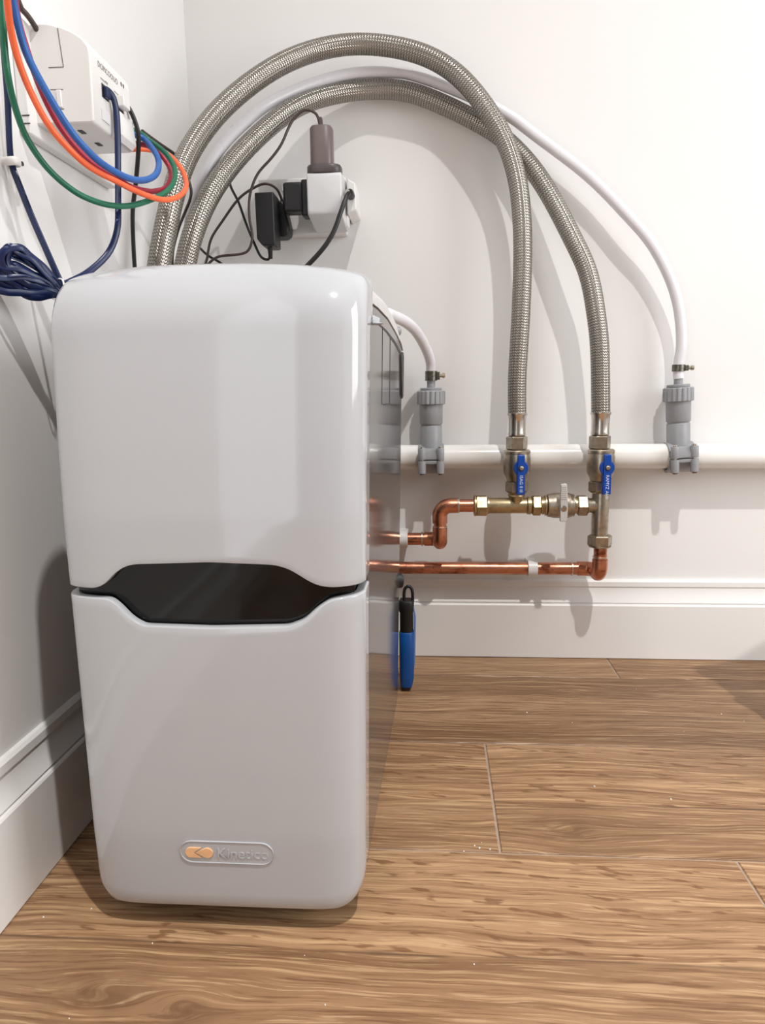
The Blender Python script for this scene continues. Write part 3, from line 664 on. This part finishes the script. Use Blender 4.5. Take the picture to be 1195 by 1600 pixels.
def brass_parts():
    zc = .2976
    # left tee with compression nuts
    r = thing('brass_tee', 'brass tee with compression nut under the left blue valve', 'pipe fitting', (.5563, YV, zc))
    lathe('tee_body', [(.0125, .510), (.0133, .512), (.0133, .574), (.0150, .576), (.0152, .5815), (.0135, .583)], (0, YV, zc), (1, 0, 0), M['brass'], r, 32)
    lathe('branch', [(.0128, .3000), (.0128, .3120), (.0145, .3150), (.0120, .3195)], (.5572, YV, 0), (0, 0, 1), M['brass'], r, 28)
    lathe('olive_ring', [(.0165, .4855), (.0180, .4868), (.0180, .4895), (.0165, .4905)], (0, YV, zc), (1, 0, 0), M['brass'], r, 32)
    hexnut('compression_nut', .0186, .4890, .5085, (0, YV, zc), (1, 0, 0), M['brass'], r, 0.0)
    lathe('thread', [(.0140, .5080), (.0140, .5115)], (0, YV, zc), (1, 0, 0), M['brass'], r, 24)
    text('cast_mark', '22', .009, (.5175, YV-.0130, zc), (1, 0, 0), (0, 0, 1), .0005, M['brass'], r)
    settle(r)
    # bypass valve with grey lever
    r = thing('bypass_valve', 'brass bypass ball valve with upright pale grey lever', 'valve', (.630, YV, zc))
    b = (0, YV, zc); ax = (1, 0, 0)
    hexnut('union_nut', .0182, .5835, .5985, b, ax, M['brass'], r, 0.0)
    lathe('threaded_neck', [(.0140, .5985), (.0140, .6005), (.0155, .6010), (.0155, .6022), (.0140, .6030), (.0140, .6042), (.0172, .6046), (.0172, .6072), (.0150, .6080)], b, ax, M['brass'], r, 32)
    lathe('ball_body', [(.0172, .6080), (.0195, .6095), (.0200, .6150), (.0212, .6200), (.0215, .6320), (.0212, .6440), (.0198, .6490), (.0190, .6505), (.0190, .6530), (.0150, .6545)], b, ax, M['nickel'], r, 36)
    lathe('outlet_neck', [(.0140, .6540), (.0140, .6585)], b, ax, M['brass'], r, 28)
    hexnut('union_nut', .0185, .6580, .6755, b, ax, M['nickel'], r, 0.0)
    lathe('stem', [(.0075, 0), (.0075, .012)], (.6308, YV-.018, zc+.001), (0, -1, 0), M['nickel'], r, 18)
    lv = prism('lever', [(.6256, zc-.0215), (.6370, zc-.0215), (.6372, zc+.003), (.6352, zc+.0400), (.6338, zc+.0415), (.6262, zc+.0405), (.6250, zc+.0390), (.6252, zc-.005)], 1, YV-.0355, YV-.0275, M['leverp'], r, .0012)
    lathe('screw', [(.0050, 0), (.0050, .0012), (.0036, .0018)], (.6306, YV-.0352, zc+.001), (0, -1, 0), M['nickel'], lv, 18)
    for i in range(7): box('grip_rib', (.6262, YV-.0362, zc+.0160+i*.0033), (.6345, YV-.0350, zc+.0175+i*.0033), M['leverp'], lv)
    settle(r)
    # right tee, upright
    x = .6975
    r = thing('brass_tee', 'nickel tee standing upright under the right blue valve', 'pipe fitting', (x, YV, .2478))
    lathe('tee_body', [(.0130, .2440), (.0138, .2470), (.0140, .2500), (.0143, .3160), (.0128, .3215)], (x, YV, 0), (0, 0, 1), M['nickel'], r, 32)
    lathe('branch', [(.0138, .6735), (.0138, .6760), (.0125, .6800), (.0125, .6980)], b, ax, M['nickel'], r, 28)
    hexnut('compression_nut', .0205, .2285, .2470, (x+.001, YV, 0), (0, 0, 1), M['nickel'], r)
    lathe('olive_ring', [(.0170, .2262), (.0192, .2272), (.0192, .2292), (.0170, .2300)], (x+.001, YV, 0), (0, 0, 1), M['nickel'], r, 30)
    text('cast_mark', '22', .010, (x-.005, YV-.0138, .262), (1, 0, 0), (0, 0, 1), .0005, M['nickel'], r)
    settle(r)

def elbow(name, p, d0, d1, rad, R, mat, parent, n=10):
    """bend around corner p: comes in along d0 and leaves along d1"""
    p = Vector(p); a = Vector(d0).normalized(); b = Vector(d1).normalized()
    pts = [p-a*(R+.012), p-a*(R+.004), p-a*R]
    for i in range(1, n):
        t = math.pi/2*i/n
        pts.append(p-a*R*(1-math.sin(t))+b*R*(1-math.cos(t)))
    pts += [p+b*R, p+b*(R+.004), p+b*(R+.012)]
    return tube(name, pts, rad, mat, parent, 24, 2, rel=0, up=(.31, .52, .79))
def copper_runs():
    cu = M['copper']; zc = .2976
    r = thing('copper_pipe', 'upper copper pipe with a double elbow step up to the brass tee', 'pipe', (.4278, YV, zc))
    xv = .4280; zl = .2313; yl = -.045
    lathe('pipe', [(.011, .4400), (.011, .4900)], (0, YV, zc), (1, 0, 0), cu, r, 28)
    elbow('elbow', (xv, YV, zc), (0, 0, 1), (1, 0, 0), .0128, .018, cu, r)
    lathe('socket_ring', [(.0128, 0), (.0131, .001), (.0131, .003), (.0112, .0036)], (.4578, YV, zc), (1, 0, 0), M['solder'], r, 28)
    lathe('pipe', [(.011, .245), (.011, .280)], (xv, YV, 0), (0, 0, 1), cu, r, 28)
    lathe('socket_ring', [(.0115, 0), (.0129, .0006), (.0129, .0018), (.0115, .0024)], (xv, YV, .2600), (0, 0, 1), M['solder'], r, 28)
    elbow('elbow', (xv, YV, zl), (0, -1, 0), (0, 0, 1), .0128, .016, cu, r)
    elbow('elbow', (xv, yl, zl), (1, 0, 0), (0, -1, 0), .0126, .015, cu, r)
    lathe('pipe', [(.011, .004), (.011, .420)], (0, yl, zl), (1, 0, 0), cu, r, 28)
    lathe('socket_ring', [(.0112, 0), (.0129, .0006), (.0129, .0026), (.0115, .0032)], (.3950, yl, zl), (1, 0, 0), M['solder'], r, 28)
    settle(r)
    r = thing('copper_pipe', 'lower long copper pipe running level to the elbow below the right tee', 'pipe', (.699, YV, .176))
    zl = .1762; yl = -.038; xv = .7005
    lathe('pipe', [(.011, .205), (.011, .232)], (xv, YV, 0), (0, 0, 1), cu, r, 28)
    lathe('socket_ring', [(.0112, 0), (.0129, .0006), (.0129, .0022), (.0115, .0028)], (xv, YV, .2075), (0, 0, 1), M['solder'], r, 28)
    elbow('elbow', (xv, YV, zl), (0, -1, 0), (0, 0, 1), .0130, .0165, cu, r)
    elbow('elbow', (xv, yl, zl), (1, 0, 0), (0, -1, 0), .0128, .016, cu, r)
    lathe('pipe', [(.011, .004), (.011, .690)], (0, yl, zl), (1, 0, 0), cu, r, 28)
    lathe('socket_ring', [(.0112, 0), (.0129, .0006), (.0129, .0026), (.0115, .0032)], (.6605, yl, zl), (1, 0, 0), M['solder'], r, 28)
    settle(r)
    for x, z, lab in ((.5930, .1762, 'white plastic clip holding the lower copper pipe to the wall'), (.3625, .2313, 'white plastic clip holding the upper copper pipe next to the softener')):
        yl = -.038 if z < .2 else -.045
        c = thing('pipe_clip', lab, 'pipe clip', (x, 0, z), 'white clips on the copper pipes')
        v = []; f = []; n = 28
        for i in range(n+1):
            a = math.radians(115+310*i/n)
            for s in (-.0085, .0085):
                for rad in (.0112, .0150): v.append((x+s, yl+rad*math.cos(a-math.pi/2+math.radians(0))*1.0, z+rad*math.sin(a-math.pi/2)))
        for i in range(n):
            q = i*4; p = q+4; f += [(q, q+1, p+1, p), (q+3, q+2, p+2, p+3), (q+1, q+3, p+3, p+1), (q+2, q, p, p+2)]
        f += [(0, 2, 3, 1), (n*4, n*4+1, n*4+3, n*4+2)]
        bevel(fixn(mesh('ring', v, f, M['white'], c, 40)), .001)
        box('base', (x-.0085, yl+.0125, z-.011), (x+.0085, .0, z+.011), M['white'], c, .001)
        settle(c)

def hoses():
    for pts, label, x in ((HOSE1, 'outer braided steel hose arching highest and ending at the left blue valve', .5563), (HOSE2, 'inner braided steel hose arching lower and ending at the right blue valve', .6925)):
        r = thing('braided_hose', label, 'hose', (x, YV, .393), 'braided steel hoses')
        p = list(pts[:-1])+[(x, YV, .449)]
        tube('braid_sleeve', p, .0152, M['braid'], r, 24, 8, rel=6)
        b = (x, YV, 0)
        lathe('ferrule', [(.0125, .4150), (.0148, .4165), (.0152, .4190), (.0144, .4215), (.0146, .4400), (.0152, .4480), (.0168, .4505), (.0168, .4530), (.0154, .4540)], b, (0, 0, 1), M['steel'], r, 36, 40)
        hexnut('swivel_nut', .0178, .3928, .4150, b, (0, 0, 1), M['nickel'], r)
        settle(r)
    a = tag(tube('drain_tube', WTUBE[:-2]+[(.8295, -.035, .53), (.8308, -.035, .5065)], .0088, M['tubew'], None, 16, 8, rel=6), 'long white plastic tube arching over the wall to the right grey fitting', 'tube')
    a = tag(tube('drain_tube', STUBE, .0086, M['tubew'], None, 16, 8, rel=4), 'short white plastic tube curving from the softener to the left grey fitting', 'tube')
    hose_clamp(.4135, YP, .5175, 'steel hose clamp on the short white tube above the left grey fitting', .0165)
    hose_clamp(.8297, YP, .5240, 'dark hose clamp on the long white tube above the right grey fitting', .0110)

fitting_runs()
waste_fitting(.4132, 0.0, 'grey waste connector clamped on the white pipe beside the softener')
waste_fitting(.8376, -.055, 'grey waste connector clamped on the white pipe, the rightmost fitting')
def valves():
    a = stop_valve(.5575, 'blue handled valve on the outer braided hose above the brass tee', .312, 'ISAG II III'); settle(a)
    a = stop_valve(.6955, 'blue handled valve on the inner braided hose above the nickel tee', .320, 'RAMYZ AI III'); settle(a)
valves(); brass_parts(); copper_runs(); hoses()

# ------------------------------------------------------------------ cable box on the left wall
def cable_box():
    r = thing('network_terminal_box', 'white plastic network box on the left wall with cables plugged in', 'network box', (0, -.48, .753))
    box('back_plate', (0, -.541, .753), (.012, -.345, .862), M['white'], r, .002)
    prof = [(.010, .861), (.030, .8612), (.046, .857), (.058, .8515), (.067, .8455), (.0725, .838), (.0735, .830), (.0722, .769), (.0705, .7665), (.010, .7665)]
    h = prism('housing', prof, 1, -.5265, -.432, M['white'], r, .0018); smooth(h.data, 35)
    # seams, latch and slots on the end that faces the viewer
    ye = -.5267
    for a, b in (((.0420, .8555), (.0448, .8197)), ((.0448, .8197), (.0292, .8198)), ((.0425, .7990), (.0292, .7993)), ((.0300, .7802), (.0418, .7806))):
        d = Vector((b[0]-a[0], 0, b[1]-a[1])); n = Vector((-d.z, 0, d.x)).normalized()*.0003
        v = [Vector((a[0], ye-.0002, a[1]))-n, Vector((b[0], ye-.0002, b[1]))-n, Vector((b[0], ye-.0002, b[1]))+n, Vector((a[0], ye-.0002, a[1]))+n]
        v += [p+Vector((0, .001, 0)) for p in v]
        fixn(mesh('seam', v, [(0,1,2,3),(7,6,5,4),(0,4,5,1),(1,5,6,2),(2,6,7,3),(3,7,4,0)], M['line'], r))
    box('latch', (.0355, -.5285, .7815), (.0405, -.5262, .7985), M['white'], r, .0007)
    for z in (.763+.0085, .763+.016):
        box('vent_slot', (.0045, -.5415, z-.009), (.0125, -.5408, z-.008), M['dark'], r)
    for y in (-.508, -.470): box('bottom_slot', (.045, y, .7659), (.050, y+.010, .7668), M['dark'], r)
    # port face
    x = .0731
    box('port', (x-.0008, -.5045, .7992), (x+.0004, -.4895, .8130), M['dark'], r, .0004)
    box('port_label', (x-.0008, -.5085, .7760), (x+.00035, -.4905, .7870), M['adaptor'], r)
    box('navy_plug', (x, -.5015, .8000), (x+.0045, -.4925, .8105), M['navy'], r, .0008)
    pl = box('white_plug', (x, -.4700, .8030), (x+.0085, -.4535, .8140), M['white'], r, .0009)
    box('port', (x-.0008, -.4712, .8000), (x+.0004, -.4525, .8030), M['dark'], r, .0003)
    fl = prism('hinged_flap', [(x, .800), (x+.004, .797), (x+.006, .772), (x+.001, .766)], 1, -.480, -.437, M['white'], r, .0008)
    box('side_slot', (.040, -.4325, .800), (.060, -.4312, .806), M['dark'], r)
    for y in (-.4560, -.4505): box('indicator', (x-.0014, y, .8290), (x+.0008, y+.0024, .8326), M['line'], r)
    box('print_line', (x-.0006, -.5060, .8165), (x+.0006, -.4945, .8172), M['text'], r)
    box('print_line', (x-.0006, -.4950, .8166), (x+.0006, -.4895, .8182), M['text'], r)
    box('print_line', (x-.0006, -.4745, .8160), (x+.0006, -.4640, .8166), M['text'], r)
    text('lettering', 'DOPICOOUO', .0076, (x+.0006, -.5110, .8285), (0, 1, 0), (0, 0, 1), .0001, M['text'], r)
    settle(r)
cable_box()
def cables():
    R = .0030
    for pts, mat, col, lab in ((ORANGE, 'orange', 'orange', 'orange data cable looping in front of the white wall box'), (GREEN, 'green', 'green', 'green data cable, the lowest loop under the wall box'),
                               (BLUE, 'blue', 'blue', 'bright blue data cable making the smallest loop by the wall box'), (RED, 'red', 'red', 'dark red data cable looping between the blue and orange cables')):
        tag(tube('data_cable', pts, R+(.0004 if col == 'blue' else 0), M[mat], None, 14, 7), lab, 'cable', 'coloured data cables')
    # navy flat lead: box to the tied bundle, the bundle itself, and up the wall
    r = thing('navy_network_lead', 'navy blue flat network lead bundled in a coil beside the softener', 'cable', (.051, -.582, .593))
    tube('lead', NAVYA, .003, M['navy'], r, 12, 7, flat=(.0014, .0034), up=(0, -1, 0))
    tube('lead', NAVYB, .003, M['navy'], r, 12, 7, flat=(.0014, .0034), up=(0, -1, 0))
    rnd = random.Random(11); tie = Vector((.0508, -.582, .5935))
    for i in range(9):
        L = rnd.uniform(.046, .062); w = rnd.uniform(.009, .019); sag = rnd.uniform(-.004, .012); ph = rnd.uniform(-.6, .5)
        ax = Vector((-.56+rnd.uniform(-.10, .07), -.66, .34+rnd.uniform(-.30, .16))).normalized()
        n1 = Vector((.5*math.sin(ph)+.2, .0, math.cos(ph))); n1 = (n1-ax*n1.dot(ax)).normalized()
        pts = []
        for k in range(14):
            t = 2*math.pi*k/14; s = (1-math.cos(t))/2
            pts.append(tie+ax*(L*s)+n1*(w*math.sin(t)*(.35+.65*s))+Vector((0, 0, sag*s*s))+Vector((rnd.uniform(-1, 1), 0, rnd.uniform(-1, 1)))*.0015)
        tube('coil_loop', pts, .003, M['navy'], r, 10, 5, closed=True, flat=(.0013, .0034), up=n1)
    tail = tube('lead', [tie+Vector((-.004, .0, .002)), tie+Vector((.004, .004, -.004)), tie+Vector((.006, .012, -.012))], .003, M['navy'], r, 10, 4, rel=0)
    tp = []
    for k in range(16):
        a = 2*math.pi*k/16; u = Vector((.45, .0, .9)).normalized(); w2 = Vector((.8, -.45, -.35)).normalized()
        tp.append(tie+Vector((-.001, -.004, .001))+u*(.0105*math.cos(a))+w2*(.0085*math.sin(a)))
    tube('white_twist_tie', tp, .0009, M['white'], r, 8, 3, closed=True)
    settle(r)
    c = thing('cable_clip', 'small white nail clip fixing the navy lead to the left wall', 'cable clip', (0, -.572, .717))
    tube('hook', [(.000, -.577, .7165), (.006, -.5775, .7165), (.0125, -.5765, .717), (.0135, -.572, .7175), (.0125, -.5675, .718), (.006, -.566, .718), (0, -.566, .718)], .003, M['white'], c, 10, 5, rel=1, flat=(.0042, .0014))
    lathe('nail', [(.0012, 0), (.0012, .012), (.0022, .0122), (.0022, .0135)], (0, -.5635, .7180), (1, 0, 0), M['darksteel'], c, 10); settle(c)
    tag(tube('power_lead', BLACKA, .0026, M['rubber'], None, 12, 7), 'black lead hanging from the white plug of the wall box', 'cable')
    tag(tube('thin_cable', DARK, .0022, M['brown'], None, 10, 7), 'thin dark cable passing behind the outer braided hose near the corner', 'cable')
    tag(tube('thin_cable', [(.012, -.60, .93)]+DARK2+[(.02, -.52, .852)], .0028, M['brown'], None, 10, 7), 'short dark cable entering the top of the wall box', 'cable')
cables()

# ------------------------------------------------------------------ power outlets
def outlets():
    s = thing('double_socket', 'white double wall socket behind the chargers', 'socket', (.2, 0, .80))
    box('pattress', (.124, -.026, .758), (.270, 0, .8465), M['white'], s, .002)
    box('face_plate', (.1225, -.0345, .757), (.2715, -.026, .8475), M['white'], s, .0025)
    for x in (.170, .222): box('rocker_switch', (x-.006, -.0385, .826), (x+.006, -.0345, .840), M['white'], s, .001)
    settle(s)
    # black power brick
    b = thing('power_adapter', 'black brick power adapter plugged into the left outlet', 'power adapter', (.155, -.11, .725))
    prism('case', [(.1345, .806), (.1650, .8065), (.1650, .7255), (.1440, .7255), (.1355, .736)], 1, -.112, -.068, M['black'], b, .002)
    prism('plug_base', [(.1480, .8040), (.1720, .8040), (.1800, .765), (.1790, .752), (.1720, .7470), (.1480, .7470)], 1, -.070, -.0345, M['black'], b, .003)
    lathe('strain_relief', [(.0042, 0), (.0032, .018)], (.1520, -.092, .7265), (-.05, .3, -1), M['rubber'], b, 14)
    settle(b)
    # white multiway adaptor
    a = thing('plug_adaptor', 'pale grey-white cube adaptor in the right outlet', 'adaptor', (.247, -.115, .762))
    prism('body', [(-.0345, .8355), (-.1130, .8315), (-.1165, .828), (-.1165, .7760), (-.1130, .7685), (-.0345, .7580)], 0, .2195, .2745, M['adaptor'], a, .004, 3)
    prism('collar', [(-.0345, .8330), (-.060, .8330), (-.060, .7620), (-.0345, .7620)], 0, .2165, .2775, M['white'], a, .003)
    settle(a)
    p = thing('side_plug', 'small black plug pushed into the side of the white cube adaptor', 'plug', (.2, -.095, .775))
    box('body', (.1785, -.104, .7775), (.2100, -.074, .8225), M['black'], p, .004, 3)
    box('shoulder', (.2070, -.100, .7715), (.2198, -.070, .8270), M['black'], p, .003)
    settle(p)
    t = thing('charger_plug', 'tall brown-grey charger plug standing on top of the cube adaptor', 'plug', (.246, -.095, .833))
    v = []; n = 36
    def rr(hw, hd, z, cx=.2425, cy=-.096, e=3.2):
        out = []
        for i in range(n):
            a = 2*math.pi*i/n; c, s = math.cos(a), math.sin(a)
            out.append((cx+hw*abs(c)**(2/e)*(1 if c > 0 else -1), cy+hd*abs(s)**(2/e)*(1 if s > 0 else -1), z))
        return out
    def loft(name, rings, mat):
        vv = [q for r2 in rings for q in r2]; ff = [(k*n+i, k*n+(i+1) % n, (k+1)*n+(i+1) % n, (k+1)*n+i) for k in range(len(rings)-1) for i in range(n)]
        ff += [tuple(range(n))[::-1], tuple((len(rings)-1)*n+i for i in range(n))]
        return fixn(mesh(name, vv, ff, mat, t, 40))
    loft('base', [rr(.0265, .020, .8315, .2460), rr(.0275, .021, .8335, .2460), rr(.0275, .021, .8420, .2460), rr(.0262, .0198, .8440, .2460)], M['browndark'])
    loft('body', [rr(.0178, .0170, .8410), rr(.0184, .0175, .8480), rr(.0180, .0172, .8990), rr(.0162, .0155, .9020)], M['brownplug'])
    lathe('strain_relief', [(.0036, 0), (.0030, .012), (.0022, .016)], (.2420, -.097, .9015), (-.04, 0, 1), M['brown'], t, 14)
    settle(t)
    w = thing('barrel_jack_plug', 'white side plug with black round jack at the right of the socket', 'plug', (.283, -.05, .79))
    prism('body', [(.2776, .8350), (.2860, .8290), (.2915, .8260), (.2925, .8000), (.2925, .7850), (.2776, .7780)], 1, -.072, 0, M['white'], w, .002)
    lathe('jack', [(.0062, 0), (.0062, .020), (.0048, .024)], (.2845, -.072, .8060), (0, -1, 0), M['black'], w, 18)
    lathe('jack_ring', [(.0040, 0), (.0040, .004)], (.2825, -.096, .8060), (-.2, -1, -.2), M['steel'], w, 14)
    settle(w)
    tag(tube('jack_cable', THICK, .0037, M['rubber'], None, 14, 8), 'thick glossy black cable dropping from the round jack', 'cable')
    tag(tube('charger_cable', C1, .0021, M['brown'], None, 10, 8), 'brown cable rising from the tall charger plug and looping down to the left', 'cable')
    tag(tube('adapter_cable', C2, .0021, M['rubber'], None, 10, 8), 'thin black cable from the bottom of the brick adapter passing behind the inner hose', 'cable')
    tag(tube('plug_cable', C3, .0021, M['brown'], None, 10, 8), 'thin dark cable curving over the brick adapter and down to the left', 'cable')
outlets()

# ------------------------------------------------------------------ small things on the floor
def hand_tool():
    t = thing('hand_tool', 'blue and black hand tool with hanging loop standing behind the softener', 'tool', (.374, -.165, 0))
    cx, cy = .3725, -.168; n = 28
    def ring(hw, hd, z, dx=0, dy=0):
        out = []
        for i in range(n):
            a = 2*math.pi*i/n; c, s = math.cos(a), math.sin(a)
            out.append((cx+dx+hw*abs(c)**.62*(1 if c > 0 else -1), cy+dy+hd*abs(s)**.62*(1 if s > 0 else -1), z))
        return out
    def loft(name, rings, mat):
        vv = [q for r2 in rings for q in r2]; ff = [(k*n+i, k*n+(i+1) % n, (k+1)*n+(i+1) % n, (k+1)*n+i) for k in range(len(rings)-1) for i in range(n)]
        ff += [tuple(range(n))[::-1], tuple((len(rings)-1)*n+i for i in range(n))]
        return fixn(mesh(name, vv, ff, mat, t, 40))
    loft('tip', [ring(.0065, .008, 0, -.002), ring(.0085, .010, .004, -.002), ring(.0095, .011, .012, -.001)], M['black'])
    loft('grip', [ring(.0100, .012, .008, -.001), ring(.0118, .015, .022), ring(.0122, .016, .060), ring(.0122, .016, .100), ring(.0108, .014, .103)], M['bluetool'])
    loft('upper_body', [ring(.0108, .013, .098), ring(.0108, .013, .135), ring(.0125, .014, .138), ring(.0128, .014, .152), ring(.0110, .012, .1555)], M['black'])
    tube('hanging_loop', [(cx-.0035, cy, .152), (cx-.0035, cy, .166), (cx-.0015, cy, .1745), (cx+.0035, cy, .178), (cx+.0085, cy, .1745), (cx+.0105, cy, .166), (cx+.0105, cy, .152)], .0026, M['black'], t, 12, 6, rel=2)
    prism('clip_strip', [(cx+.0115, .150), (cx+.0150, .130), (cx+.0155, .128), (cx+.0140, .050), (cx+.0118, .035), (cx+.0115, .060)], 1, cy-.006, cy+.006, M['paleblue'], t, .0006)
    settle(t)
hand_tool()
def crumbs():
    bm = bmesh.new(); rnd = random.Random(5)
    spots = [(.46, -.58), (.465, -.585), (.47, -.575), (.475, -.58), (.452, -.588), (.05, -.705), (.16, -.735), (.125, -.81), (.09, -.69), (.62, -.45), (.70, -.475), (.56, -.25), (.62, -.28), (.85, -.24), (.88, -.26), (.78, -.3), (.75, -.15), (.45, -.74), (.33, -.79), (.30, -.735)]
    for x, y in spots:
        s = rnd.uniform(.0005, .0013)
        bmesh.ops.create_icosphere(bm, subdivisions=1, radius=s, matrix=Matrix.Translation((x+rnd.uniform(-.004, .004), y+rnd.uniform(-.004, .004), s*.6)))
    me = bpy.data.meshes.new('plaster_crumbs'); bm.to_mesh(me); bm.free()
    tag(link('plaster_crumbs', me, M['crumb']), 'tiny pale plaster crumbs scattered over the floor tiles', 'crumbs', kind='stuff')
crumbs()

def added_shadow_bin():
    # added out of view to cast the floor shadow by the skirting board
    t = thing('added_shadow_bin', 'added pale grey lidded bin out of view, casting the floor shadow on the right', 'bin', (.889, -.318, 0))
    u = Vector((.37, -.93, 0)).normalized(); w = Vector((.93, .37, 0)).normalized(); o = Vector((0, 0, 0))
    def slab(name, a0, a1, b0, b1, z0, z1, ins, mat, bev):
        v = []
        for z, k in ((z0, ins), (z1, 0)):
            for a, b in ((a0+k, b0+k), (a1-k, b0+k), (a1-k, b1-k), (a0+k, b1-k)): p = o+u*a+w*b; v.append((p.x, p.y, z))
        bevel(fixn(mesh(name, v, [(3,2,1,0),(4,5,6,7),(0,1,5,4),(1,2,6,5),(2,3,7,6),(3,0,4,7)], mat, t)), bev)
    slab('body', .008, .22, .008, .17, 0, .465, .015, M['bin'], .006)
    slab('lid', 0, .228, 0, .178, .462, .50, 0, M['bin'], .008)
    slab('handle', .07, .15, -.012, .006, .40, .42, 0, M['bin'], .003)
    slab('handle', .07, .15, .172, .190, .40, .42, 0, M['bin'], .003)
added_shadow_bin()
